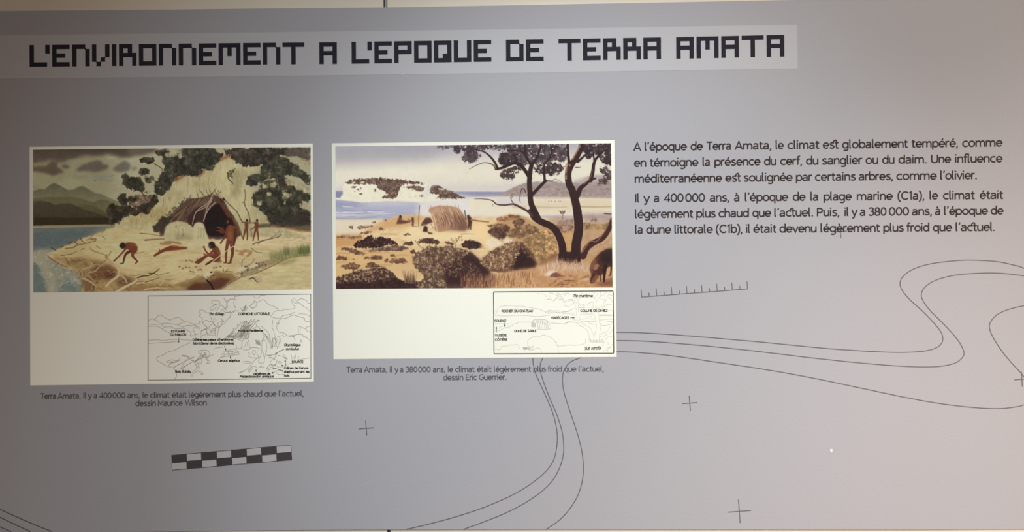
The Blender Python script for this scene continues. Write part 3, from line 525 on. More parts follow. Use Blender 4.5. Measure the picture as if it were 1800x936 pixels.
    c.scatter(B([(400, 640), (700, 560), (1640, 560), (1640, 700), (500, 680)]), 150, (.8, 2.4), [(142, 120, 112), (186, 168, 156), (150, 132, 124)], .5, asp=(1, 3), ang=(0, .2))
    c.fill(B([(270, 690), (640, 690), (1640, 705), (1640, 900), (0, 900), (0, 700)]), (232, 220, 196), soft=2)
    c.fill(B([(300, 700), (640, 700), (660, 780), (300, 780)]), (208, 202, 206), soft=8, alpha=.8); c.fill(B([(480, 800), (800, 730), (1600, 720), (1640, 830), (800, 850)]), (222, 204, 172), soft=8, alpha=.8)
    for x0, x1, y, col in ((760, 1100, 700, (206, 190, 170)), (1260, 1610, 798, (184, 164, 130)), (740, 1100, 802, (198, 178, 146)), (1260, 1610, 738, (226, 206, 170)), (490, 640, 800, (206, 188, 162))):
        c.stroke(B([(x0, y), ((x0 + x1) / 2, y + 4), (x1, y)]), 3, 2, col, .8)
    for x in (900, 930, 970, 1010, 1030): c.stroke(B([(x, 735), (x + 8, 742)]), 1.6, 1, (150, 132, 116), .8)
    # dunes
    c.fill(C([(90, 78), (500, 70), (700, 70), (800, 30), (960, 20), (1100, 30), (1600, 40), (2100, 40), (3300, 60), (3300, 880), (90, 880)]), (226, 196, 148), soft=1.5, mott=14, ms=10); c.tint(30, 4, 21, 5.0, [(585, 385), (850, 378), (850, 508), (585, 508)]); c.tint(20, 1.6, 22, 3.0, [(585, 385), (850, 378), (850, 508), (585, 508)])
    c.fill(C([(90, 75), (640, 70), (560, 130), (360, 230), (90, 250)]), (224, 212, 186), soft=4)
    c.fill(C([(540, 130), (700, 70), (800, 32), (1000, 22), (1100, 40), (1000, 140), (700, 170), (420, 220)]), (206, 160, 108), soft=4, alpha=.8, mott=20, ms=3)
    c.fill(C([(980, 130), (1200, 230), (1800, 180), (1800, 300), (1300, 320), (900, 300), (800, 240)]), (238, 214, 166), soft=6, alpha=.9)
    c.fill(C([(90, 250), (400, 240), (420, 300), (300, 380), (90, 400)]), (196, 146, 92), soft=5, alpha=.8)
    c.fill(C([(90, 400), (900, 380), (1050, 520), (1050, 740), (700, 700), (300, 700), (90, 740)]), (212, 174, 120), soft=6, alpha=.9)
    bk = [(66, 42, 36), (92, 62, 46), (120, 84, 60), (80, 54, 42)]
    def bush(F, pl, col=(82, 54, 44), n=60, cols=bk, sz=(.8, 2.4), rough=2, soft=1.):
        k = np.array(col, float); c.leafy(F(pl), k * .72, k * 1.14, k * 1.4, soft=2, rag=1.4, fine=1.2, big=5, lt=.63)
    for pl, n in (([(250, 180), (250, 150), (290, 145), (295, 180)], 6), ([(330, 170), (350, 145), (430, 140), (530, 140), (520, 160), (370, 185)], 26), ([(500, 110), (520, 95), (560, 105), (550, 115)], 5), ([(360, 235), (440, 200), (520, 200), (510, 220), (430, 240)], 20), ([(570, 195), (610, 160), (670, 180), (660, 195)], 16), ([(640, 85), (660, 65), (700, 70), (690, 85)], 8), ([(860, 240), (890, 218), (960, 235), (970, 255), (880, 258)], 18), ([(680, 190), (740, 185), (730, 200)], 6), ([(100, 270), (160, 250), (400, 255), (380, 290), (110, 285)], 26), ([(215, 240), (270, 238), (270, 255), (225, 252)], 6)):
        bush(C, pl, (140, 106, 80), n, [(120, 86, 64), (164, 126, 92), (96, 66, 52)], (.6, 1.6), 1.2)
    bush(C, [(300, 370), (340, 320), (440, 280), (460, 245), (520, 250), (530, 275), (620, 270), (720, 290), (790, 340), (810, 360), (700, 360), (620, 385), (500, 400), (330, 395)], (62, 38, 34), 130)
    bush(C, [(840, 360), (900, 325), (960, 320), (1000, 345), (960, 368), (900, 365)], (98, 66, 52), 26)
    bush(C, [(1000, 335), (1060, 290), (1160, 280), (1240, 295), (1290, 335), (1260, 355), (1040, 345)], (90, 62, 48), 50, [(120, 90, 66), (70, 46, 38), (104, 76, 56)])
    bush(C, [(1300, 335), (1360, 310), (1440, 350), (1440, 370), (1380, 355)], (104, 72, 56), 22)
    bush(C, [(1505, 365), (1560, 315), (1640, 300), (1720, 330), (1800, 370), (1800, 400), (1600, 410)], (62, 40, 34), 60)
    bush(C, [(140, 415), (200, 385), (300, 400), (420, 440), (480, 465), (400, 475), (280, 460), (260, 430)], (120, 86, 66), 50); bush(C, [(430, 440), (520, 395), (640, 385), (760, 360), (880, 375), (940, 405), (860, 425), (640, 430)], (124, 94, 80), 70, [(150, 120, 100), (100, 70, 58), (84, 58, 48)])
    bush(C, [(940, 430), (980, 410), (1020, 430), (1000, 455), (950, 450)], (116, 80, 60), 12)
    for pl in ([(100, 530), (110, 485), (200, 490), (270, 515), (200, 530)], [(270, 520), (340, 515), (340, 530)], [(390, 520), (440, 495), (560, 480), (620, 490), (630, 530), (560, 530)], [(640, 550), (670, 505), (700, 530), (690, 560)], [(700, 560), (740, 520), (880, 510), (940, 570), (860, 575)], [(705, 470), (760, 465), (800, 490), (750, 500)],
               [(130, 610), (200, 580), (300, 560), (390, 600), (340, 640), (220, 635)], [(430, 615), (480, 555), (540, 560), (600, 600), (740, 605), (560, 625)], [(220, 690), (400, 650), (420, 670), (240, 705)], [(940, 570), (1010, 560), (1010, 590)]):
        bush(C, pl, (116, 82, 62), 34, [(140, 104, 78), (84, 56, 44), (104, 74, 56)], (.7, 2))
    for x, y, w in ((150, 300, 50), (700, 240, 90), (180, 460, 80), (600, 450, 120), (860, 480, 70), (200, 560, 90), (640, 590, 100), (860, 640, 90), (500, 420, 80), (1600, 240, 80)):
        c.stroke(C([(x - w, y), (x, y - 6), (x + w, y)]), 2.4, 1.4, (176, 132, 88), .45)
    c.fill(C([(700, 610), (900, 570), (1030, 640), (1090, 720), (1040, 770), (900, 720), (740, 700)]), (216, 180, 134), soft=4, alpha=.9)
    # big foreground bushes
    c.fill(C([(90, 760), (130, 720), (220, 740), (300, 670), (430, 660), (500, 630), (640, 620), (720, 650), (760, 710), (820, 760), (900, 760), (1000, 770), (1060, 780), (1100, 860), (90, 880)]), (58, 36, 34), soft=1, rough=2.5, rs=4, mott=30, ms=4)
    c.leafy(C([(90, 770), (130, 725), (250, 690), (300, 650), (480, 630), (700, 635), (770, 720), (700, 760), (400, 770), (100, 800)]), (66, 44, 38), (112, 84, 66), (162, 132, 100), soft=4, rag=1.8, fine=1.5, big=4, lt=.55)
    c.scatter(C([(100, 780), (1000, 780), (1000, 860), (100, 860)]), 120, (1, 3), [(40, 24, 26), (58, 38, 36), (74, 48, 42)], .6)
    c.blades(C([(880, 780), (1000, 780), (1010, 800), (880, 800)]), 60, (8, 22), [(66, 44, 38), (104, 78, 58), (150, 118, 84)], .9, .15)
    big = C([(980, 560), (970, 510), (1010, 460), (1080, 420), (1180, 380), (1290, 390), (1400, 370), (1480, 400), (1560, 420), (1640, 450), (1720, 520), (1800, 580), (1860, 660), (1860, 780), (1700, 800), (1500, 860), (1050, 860), (1000, 820), (1100, 740), (1080, 690), (1030, 640)])
    c.fill(big, (96, 70, 58), soft=1, rough=3, rs=4, mott=30, ms=4)
    c.fill(C([(1480, 440), (1620, 450), (1740, 540), (1840, 640), (1840, 780), (1500, 820), (1330, 820), (1350, 700), (1280, 640), (1420, 560)]), (54, 30, 30), soft=6, alpha=.92)
    c.leafy(C([(975, 540), (990, 470), (1080, 410), (1180, 375), (1300, 380), (1480, 400), (1600, 430), (1520, 520), (1400, 600), (1280, 700), (1100, 710), (1020, 640)]), (84, 58, 48), (130, 102, 78), (178, 150, 116), soft=5, rag=1.8, fine=1.2, big=4, lt=.56)
    c.leafy(C([(1030, 790), (1120, 745), (1260, 725), (1350, 780), (1350, 870), (1030, 870)]), (80, 56, 48), (128, 100, 78), (176, 148, 116), soft=3, fine=1.5, big=4, lt=.55)
    c.leafy(C([(1280, 560), (1460, 480), (1680, 560), (1780, 700), (1500, 760), (1300, 700)]), (60, 36, 34), (92, 62, 52), (150, 118, 92), soft=4, thr=.75, fine=1.4, big=4)
    for p in ([(1000, 310), (1040, 360), (1110, 420)], [(1040, 370), (1030, 330)], [(1240, 380), (1240, 340), (1260, 330)], [(1450, 400), (1460, 340), (1400, 300)], [(1460, 340), (1490, 300), (1500, 260)], [(1320, 390), (1350, 360)]): c.stroke(C(p), 1.1, .7, (120, 88, 66), .9)
    c.scatter(C([(1390, 310), (1420, 270), (1540, 255), (1540, 300), (1480, 330)]), 22, (.6, 1.3), [(130, 96, 70)], .8)
    # hut and people
    c.fill(C([(1180, 0), (1150, -20), (1165, -60), (1260, -85), (1400, -80), (1490, -60), (1540, 0), (1580, 80), (1592, 170), (1560, 200), (1400, 195), (1280, 215), (1225, 200), (1215, 120)]), (176, 134, 104), soft=1, mott=14, ms=3)
    for i in range(170):
        t = c.rng.random(); u = c.rng.uniform(0, 1); xa = 1180 + 300 * t; xb = 1225 + 355 * t
        y0 = -75 + 40 * abs(t - .4) + u * 160; c.stroke(C([(xa + 8 + (xb - xa) * u, y0), (xa + 12 + (xb - xa) * (u + .25), y0 + 45), (xa + 14 + (xb - xa) * min(1, u + .5), min(y0 + 95, 205))]), c.rng.uniform(.6, 1.2), .6, ((206, 168, 132), (124, 80, 62), (150, 104, 80), (96, 60, 50), (216, 182, 146))[i % 5], .7)
    c.fill(C([(1160, -50), (1300, -80), (1480, -60), (1520, 0), (1300, 0), (1190, 20)]), (206, 172, 136), soft=5, alpha=.5); c.fill(C([(1420, 60), (1560, 60), (1592, 170), (1560, 200), (1400, 195)]), (116, 78, 62), soft=6, alpha=.5); c.stroke(C([(1200, 10), (1225, 90), (1250, 200)]), 2.4, 2, (214, 176, 140)); c.fill(C([(1500, 10), (1560, 60), (1590, 170), (1560, 200), (1480, 190), (1520, 120)]), (104, 70, 60), soft=4, alpha=.6)
    for x in (1145, 1175, 1275, 1360, 1450, 1490): c.stroke(C([(x, -65), (x + 5, -95)]), .9, .5, (130, 100, 84), .8)
    c.fill(C([(1060, 140), (1080, 100), (1120, 50), (1170, 50), (1200, 100), (1150, 120), (1110, 145)]), (92, 60, 54), soft=.8, mott=40, ms=2); c.fill(C([(1060, 120), (1090, 130), (1140, 130), (1200, 120), (1220, 160), (1140, 160)]), (232, 212, 176), soft=2, alpha=.8)
    c.fill(C([(1085, 210), (1095, 160), (1120, 140), (1140, 160), (1142, 215)]), (66, 38, 36), soft=.7); c.fill(C([(1140, 212), (1200, 225), (1190, 238), (1150, 235)]), (84, 54, 44), soft=.7)
    c.fill(C([(1055, -90), (1040, -90), (1032, 150), (1040, 150)]), (130, 96, 80), soft=.5, alpha=.8)
    c.fill(C([(785, 125), (800, 80), (820, 40), (838, 30), (850, 50), (840, 75), (880, 85), (950, 90), (940, 105), (870, 120)]), (104, 66, 54), soft=.7); c.stroke(C([(950, 90), (920, 70)]), 1.6, 1, (104, 70, 58)); c.dab(C([(832, 38)])[0], 2.6, 2.6, 0, (64, 40, 36), 1)
    c.fill(C([(955, 70), (965, 42), (985, 55), (985, 100), (980, 148), (962, 148), (965, 100)]), (84, 48, 42), soft=.6); c.stroke(C([(980, 148), (1020, 150)]), 1, 1, (130, 96, 76))
    c.fill(C([(1590, 60), (1585, 25), (1605, 18), (1635, 50), (1645, 100), (1640, 140), (1635, 190), (1620, 190), (1615, 140), (1605, 190), (1595, 185), (1600, 110)]), (76, 42, 38), soft=.6); c.stroke(C([(1560, -30), (1575, 70)]), 1.6, 1.4, (60, 44, 42)); c.stroke(C([(1605, 70), (1570, 60)]), 1.6, 1.2, (110, 70, 56)); c.stroke(C([(1180, 120), (1200, 160), (1225, 175)]), 1.2, 1, (160, 124, 96))
    # middle right shrubs
    c.fill(D([(330, 70), (340, 50), (440, 20), (560, 20), (640, 50), (700, 80), (760, 110), (1640, 110), (1640, 600), (300, 600), (230, 320)]), (190, 150, 106), soft=3, mott=30, ms=6)
    c.fill(D([(30, 130), (100, 110), (180, 110), (220, 180), (200, 260), (240, 300), (180, 430), (120, 420), (150, 300), (40, 220)]), (240, 208, 154), soft=4, alpha=.9)
    c.stroke(D([(20, 75), (120, 90), (220, 100)]), 3, 2, (150, 106, 70), .9)
    bush(D, [(300, 60), (380, 40), (480, 15), (560, 25), (600, 50), (500, 70), (400, 90), (310, 90)], (158, 112, 76), 60, [(130, 88, 60), (190, 144, 100)])
    bush(D, [(180, 140), (300, 115), (430, 120), (450, 140), (380, 160), (240, 155)], (142, 104, 74), 40, [(120, 84, 60), (170, 130, 92)])
    bush(D, [(200, 220), (240, 170), (330, 150), (430, 140), (470, 180), (430, 250), (400, 290), (330, 300), (250, 260)], (96, 66, 52), 110, [(124, 94, 68), (66, 42, 36), (88, 60, 46)])
    bush(D, [(480, 110), (520, 70), (600, 60), (650, 80), (600, 140), (520, 160)], (110, 80, 58), 60)
    bush(D, [(410, 250), (480, 190), (560, 140), (680, 120), (760, 160), (820, 200), (760, 240), (640, 270), (560, 290), (460, 270)], (146, 112, 78), 180, [(176, 144, 104), (116, 84, 60), (156, 124, 90)])
    c.fill(D([(540, 220), (640, 230), (640, 270), (560, 280)]), (84, 56, 48), soft=4, alpha=.7)
    bush(D, [(600, 300), (680, 250), (780, 210), (860, 180), (960, 240), (1000, 330), (1000, 480), (920, 520), (820, 540), (740, 520), (680, 440), (640, 360)], (178, 140, 94), 260, [(206, 168, 112), (150, 112, 76), (184, 148, 102), (120, 86, 62)])
    c.fill(D([(760, 330), (860, 340), (840, 380), (760, 400)]), (124, 90, 66), soft=5, alpha=.6); c.fill(D([(800, 520), (960, 460), (1000, 520), (900, 580), (800, 600)]), (128, 84, 60), soft=5, alpha=.7)
    c.fill(D([(190, 330), (250, 260), (320, 290), (380, 330), (400, 290), (430, 280), (520, 310), (480, 360), (340, 380), (240, 430)]), (238, 222, 190), soft=3, alpha=.9, rough=2)
    fb = D([(120, 560), (180, 480), (300, 400), (400, 350), (520, 320), (600, 330), (660, 400), (720, 480), (760, 560), (740, 620), (600, 640), (480, 660), (340, 680), (200, 640)])
    c.fill(fb, (110, 78, 60), soft=1.4, rough=2.5, rs=4, mott=30, ms=4)
    c.fill(D([(540, 380), (640, 400), (740, 520), (760, 620), (560, 640), (480, 660), (500, 500)]), (48, 26, 26), soft=6, alpha=.95)
    c.leafy(D([(130, 560), (200, 470), (300, 400), (420, 340), (560, 320), (570, 420), (500, 560), (430, 640), (240, 640)]), (98, 68, 54), (154, 120, 88), (206, 172, 128), soft=5, rag=1.8, fine=1.2, big=4, lt=.56)
    c.scatter(D([(560, 340), (700, 420), (760, 560), (640, 480)]), 50, (.6, 1.6), [(140, 104, 74), (100, 70, 54)], .8)
    bush(D, [(1000, 90), (1180, 60), (1180, 200), (1060, 220), (980, 160)], (150, 116, 96), 110, [(120, 88, 74), (176, 140, 116)])
    c.fill(D([(880, 60), (1000, 40), (1180, 50), (1180, 130), (1000, 130), (900, 90)]), (176, 148, 136), soft=5, alpha=.7, mott=20)
    bush(D, [(1290, 110), (1380, 110), (1460, 140), (1560, 110), (1640, 120), (1640, 190), (1500, 180), (1380, 190), (1300, 200)], (158, 124, 80), 110, [(196, 160, 96), (110, 80, 60), (140, 106, 72)])
    c.fill(D([(1280, 0), (1640, 0), (1640, 110), (1400, 120), (1290, 100)]), (176, 150, 140), soft=5, alpha=.8, mott=26, ms=4); c.stroke(D([(1530, 5), (1610, 12)]), 2, 1.6, (84, 60, 52)); c.blades(D([(1380, 80), (1450, 80), (1450, 105), (1380, 105)]), 16, (3, 8), [(104, 78, 66)], .8, .4)
    c.stroke(D([(1055, 70), (1060, 10), (1055, -30)]), 1.2, .9, (120, 90, 72)); c.scatter(B([(1020, 850), (1090, 840), (1080, 875), (1035, 880)]), 16, (.8, 1.8), [(116, 86, 66)], .9)
    c.fill(D([(1040, 260), (1180, 200), (1170, 420), (1120, 400)]), (206, 162, 110), soft=4, alpha=.9, mott=20, ms=4)
    c.fill(D([(1260, 210), (1500, 180), (1620, 200), (1620, 420), (1500, 400), (1380, 480), (1270, 440)]), (196, 158, 122), soft=5, alpha=.9, mott=30, ms=5); c.blades(D([(1260, 300), (1620, 280), (1620, 400), (1260, 430)]), 80, (6, 16), [(222, 190, 154), (150, 112, 86)], .7, .3, .6)
    # foreground grass
    c.fill(D([(230, 900), (170, 760), (250, 700), (340, 690), (480, 660), (760, 620), (860, 590), (1000, 560), (1260, 570), (1420, 520), (1640, 640), (1640, 870)]), (196, 148, 102), soft=4, mott=26, ms=6)
    c.fill(D([(880, 560), (1000, 540), (1260, 560), (1380, 580), (1380, 680), (1200, 660), (900, 640)]), (206, 170, 140), soft=5, alpha=.8)
    c.blades(D([(150, 780), (300, 720), (700, 680), (760, 840), (60, 860)]), 420, (5, 15), [(214, 168, 120), (150, 104, 74), (226, 186, 138), (122, 80, 60)], .8, .15)
    c.fill(D([(-60, 860), (-20, 720), (180, 690), (300, 700), (300, 780), (200, 860)]), (104, 66, 52), soft=8, alpha=.7); c.blades(D([(-100, 760), (320, 740), (320, 850), (-100, 850)]), 170, (6, 16), [(196, 146, 104), (92, 58, 46), (160, 112, 82)], .8, .15)
    c.blades(D([(760, 640), (900, 590), (1300, 580), (1350, 640), (1300, 680), (800, 700)]), 240, (4, 12), [(222, 186, 158), (176, 132, 104), (236, 206, 180)], .7, .25)
    c.blades(D([(960, 560), (1280, 550), (1280, 600), (960, 590)]), 120, (3, 10), [(140, 96, 76), (206, 166, 136)], .8, .25)
    c.tint(0, 5, 1)
    c.scatter(D([(900, 700), (1640, 700), (1640, 840), (900, 840)]), 110, (.6, 2), [(168, 116, 82), (214, 170, 128), (140, 90, 66)], .5, asp=(1, 4), ang=(-.2, .2))
    c.fill(D([(840, 710), (900, 650), (980, 655), (960, 690), (900, 715)]), (232, 208, 184), soft=1.5); c.fill(D([(910, 720), (940, 680), (990, 668), (1040, 700), (1060, 715), (980, 730)]), (124, 80, 68), soft=1, mott=30, ms=2)
    c.fill(D([(760, 790), (775, 765), (800, 765), (830, 790), (790, 798)]), (196, 150, 122), soft=1); c.fill(D([(1270, 750), (1340, 735), (1370, 755), (1300, 768)]), (214, 176, 146), soft=1.2)
    for p in ([(1070, 765), (1140, 765), (1120, 800)], [(1140, 765), (1200, 760)], [(1000, 800), (1060, 810), (1120, 800)], [(1030, 835), (1060, 825)]): c.stroke(D(p), 1.1, .8, (92, 54, 44), .9)
    c.fill(D([(1380, 800), (1500, 775), (1630, 730), (1630, 830), (1500, 830)]), (118, 70, 52), soft=4, alpha=.7)
    # pines
    tk = (52, 28, 28); t2 = (76, 46, 42)
    fol = [(72, 50, 54), (58, 38, 42), (96, 72, 74), (48, 30, 34)]
    def pine(F, pl, n, col=(74, 52, 56), al=.75):
        k = np.array(col, float); c.leafy(F(pl), k * .56, k * .9, k * 1.3 + 8, soft=3, rag=2.2, thr=.4, alpha=min(1, al + .2), fine=1.4, big=6, lt=.62)
    pine(A, [(1230, 130), (1280, 105), (1440, 100), (1430, 140), (1330, 145), (1260, 150)], 60, (120, 104, 112), .7)
    pine(A, [(1420, 180), (1450, 110), (1600, 100), (1690, 100), (1690, 160), (1640, 200), (1600, 180), (1520, 170), (1460, 200)], 110, (88, 66, 72))
    pine(A, [(1510, 270), (1540, 230), (1560, 170), (1690, 150), (1690, 260), (1640, 300), (1560, 290)], 80, (96, 74, 78), .7)
    pine(B, [(-10, 95), (300, 95), (420, 100), (420, 150), (320, 150), (240, 150), (180, 160), (60, 170), (-10, 190)], 130, (98, 78, 84))
    pine(B, [(-10, 180), (60, 170), (130, 210), (120, 250), (40, 290), (-10, 300)], 50, (104, 84, 88), .7)
    pine(B, [(400, 95), (700, 92), (1120, 88), (1120, 180), (1080, 290), (960, 260), (900, 310), (760, 330), (660, 330), (560, 330), (470, 300), (360, 330), (330, 270), (360, 190), (430, 170)], 720, (92, 72, 78), .72)
    pine(B, [(330, 230), (400, 190), (480, 210), (560, 190), (600, 260), (520, 300), (400, 330), (340, 310)], 110)
    pine(B, [(340, 460), (360, 400), (440, 350), (540, 340), (600, 360), (550, 400), (500, 460), (490, 510), (430, 480), (370, 470)], 120, (92, 66, 64))
    pine(B, [(720, 400), (740, 330), (860, 300), (1000, 310), (1080, 330), (1060, 390), (960, 450), (880, 430), (780, 440)], 210)
    c.cloud([(B([(260, 200)])[0], 7, 8, (200, 196, 202), .6), (B([(560, 235)])[0], 5, 6, (190, 184, 190), .4), (B([(880, 190)])[0], 4, 7, (190, 184, 190), .4), (B([(1160, 180)])[0], 5, 9, (200, 190, 192), .6)])
    pine(B, [(1270, 85), (1610, 82), (1615, 330), (1560, 330), (1500, 290), (1480, 240), (1400, 220), (1380, 270), (1320, 240), (1340, 190), (1290, 210), (1270, 150)], 330, (80, 58, 62), .8)
    pine(B, [(1480, 360), (1540, 340), (1612, 390), (1612, 480), (1560, 540), (1460, 550), (1450, 500), (1540, 450), (1480, 400)], 120, (96, 72, 74), .75)
    c.fill(B([(1540, 90), (1615, 85), (1615, 330), (1570, 310)]), (52, 36, 40), soft=5, alpha=.7)
    def trunk(F, p, w0, w1, col=tk): c.stroke(F(p), w0, w1, col)
    # left tree
    trunk(D, [(1064, 500), (1050, 360), (1000, 230), (930, 150), (820, 100), (740, 50), (700, -20)], 13.5, 10.5)
    trunk(B, [(780, 936), (740, 850), (700, 760), (688, 640), (680, 520), (690, 400), (705, 330)], 11, 7.4)
    trunk(B, [(690, 480), (640, 400), (580, 330), (510, 305), (440, 330), (370, 360), (300, 372)], 7, 4.2); trunk(B, [(320, 370), (290, 300), (240, 235), (170, 180), (60, 150)], 5, 1.6); trunk(B, [(300, 370), (260, 320), (180, 300), (100, 320), (0, 372)], 2.4, .9, (104, 78, 72))
    trunk(B, [(300, 360), (285, 310)], 2, 1, (140, 110, 96))
    trunk(B, [(705, 340), (660, 260), (620, 190), (540, 165), (440, 165)], 5, 1.8); trunk(B, [(700, 330), (760, 250), (800, 160), (805, 95)], 5, 3); trunk(B, [(640, 200), (630, 95)], 4, 3.4); trunk(B, [(440, 165), (430, 130), (470, 100)], 2, 1.2); trunk(B, [(580, 160), (570, 95)], 2.4, 1.6)
    trunk(B, [(715, 660), (790, 580), (850, 520), (870, 505)], 6, 4.6); trunk(B, [(855, 520), (850, 420), (850, 330), (900, 260), (980, 210)], 4.6, 1.6); trunk(B, [(870, 508), (940, 508)], 2.6, 1.6); trunk(B, [(940, 505), (970, 485), (1000, 495), (1040, 515)], 1.2, .7, (110, 84, 78)); trunk(B, [(905, 260), (930, 180), (920, 95)], 3, 2.6); trunk(B, [(940, 170), (1000, 110)], 1.6, 1)
    trunk(B, [(710, 900), (660, 850), (560, 795), (500, 770), (400, 780), (310, 770), (260, 730), (170, 712), (60, 710)], 4.6, .9, (84, 56, 50)); trunk(B, [(520, 790), (480, 730), (470, 690), (490, 650)], 1.8, .9, (92, 64, 58)); trunk(B, [(480, 700), (510, 650)], 1, .7, (96, 68, 60)); trunk(B, [(270, 770), (262, 795)], .8, .6, (96, 70, 62))
    trunk(B, [(640, 640), (620, 600), (595, 600), (580, 640), (572, 720), (580, 750)], 2, .9, (84, 58, 54)); trunk(B, [(620, 600), (590, 595)], 1.4, 1)
    # right tree
    trunk(D, [(1210, 520), (1210, 360), (1240, 180), (1225, -20)], 17, 15)
    trunk(B, [(1235, 936), (1215, 800), (1190, 700), (1165, 610), (1130, 540), (1120, 420), (1160, 320), (1220, 230), (1260, 150), (1270, 85)], 15, 8.5)
    c.stroke(B([(1095, 480), (1095, 400), (1110, 310), (1140, 330)]), 3.6, 3, (176, 138, 106), .85); c.stroke(B([(1170, 260), (1210, 190), (1250, 120), (1250, 90)]), 3, 2.4, (170, 128, 98), .8); c.scatter(B([(1090, 300), (1150, 300), (1130, 440), (1090, 470)]), 20, (.6, 1.6), [(88, 56, 46)], .8)
    trunk(B, [(1130, 300), (1120, 200), (1115, 90)], 5, 4); trunk(B, [(1230, 290), (1290, 235), (1350, 180), (1430, 130)], 4.6, 1.4); trunk(B, [(1400, 220), (1400, 160)], 2, 1.2); trunk(B, [(1205, 355), (1262, 350)], 1.6, .8, (84, 56, 48))
    trunk(B, [(1225, 670), (1260, 590), (1320, 540), (1370, 500), (1435, 475)], 10, 2.4); trunk(B, [(1375, 500), (1400, 400), (1410, 320), (1440, 250), (1520, 170)], 7.5, 3.4); trunk(B, [(1420, 300), (1405, 200)], 4, 2); c.stroke(B([(1300, 540), (1370, 470), (1395, 380)]), 2, 1.2, (150, 112, 92), .7)
    trunk(D, [(1030, 530), (1040, 480), (1060, 440)], 5, 12); trunk(D, [(1230, 540), (1220, 480), (1200, 420)], 8, 14)
    c.fill(D([(1010, 540), (1010, 460), (1060, 430), (1150, 440), (1240, 440), (1250, 540), (1150, 565)]), tk, soft=1, rough=1)
    trunk(D, [(1290, 490), (1330, 400), (1400, 340), (1500, 290), (1570, 200), (1620, 80)], 11, 8.5, (66, 36, 34)); c.stroke(D([(1280, 440), (1340, 350), (1380, 315), (1440, 320), (1520, 230), (1560, 160), (1600, 60)]), 2.6, 2, (150, 104, 78), .8)
    c.blades(D([(1000, 560), (1270, 560), (1270, 590), (1000, 590)]), 110, (3, 12), [(196, 152, 124), (150, 104, 82), (222, 186, 156)], .8, .2)
    # boar
    c.fill(D([(1365, 640), (1380, 570), (1430, 500), (1490, 440), (1560, 405), (1640, 400), (1640, 600), (1580, 610), (1540, 640), (1530, 690), (1480, 700), (1440, 740), (1400, 795), (1375, 800), (1365, 760), (1385, 700)]), (78, 44, 34), soft=.8, smooth=False, mott=26, ms=4)
    c.fill(D([(1480, 470), (1560, 410), (1640, 405), (1640, 560), (1540, 590), (1480, 560)]), (46, 26, 26), soft=5, alpha=.85); c.fill(D([(1365, 620), (1400, 540), (1450, 490), (1430, 560), (1400, 640), (1395, 700)]), (150, 104, 78), soft=3, alpha=.8)
    c.fill(D([(1405, 640), (1412, 592), (1450, 568), (1474, 596), (1458, 636), (1430, 650)]), (156, 108, 80), soft=1); c.stroke(D([(1470, 610), (1450, 640), (1420, 655)]), 1.6, 1, (70, 38, 30)); c.dab(D([(1408, 690)])[0], 1.2, 1, 0, (36, 20, 18), .9); c.fill(D([(1375, 795), (1400, 740), (1440, 690), (1470, 710), (1420, 790)]), (124, 80, 58), soft=1.4)
    c.stroke(D([(1540, 600), (1532, 690), (1525, 778)]), 7, 2.6, (46, 25, 23)); c.stroke(D([(1490, 690), (1488, 770)]), 2, 1.4, (60, 34, 30)); c.stroke(D([(1610, 600), (1600, 690), (1580, 710)]), 3.4, 1.6, (60, 34, 28)); c.fill(D([(1560, 640), (1590, 610), (1600, 640), (1590, 690), (1560, 720)]), (206, 160, 122), soft=1)
    c.tint(7, 2.0, 61); c.tint(7, 10, 62)
    # ragged lower edge of the print
    return c
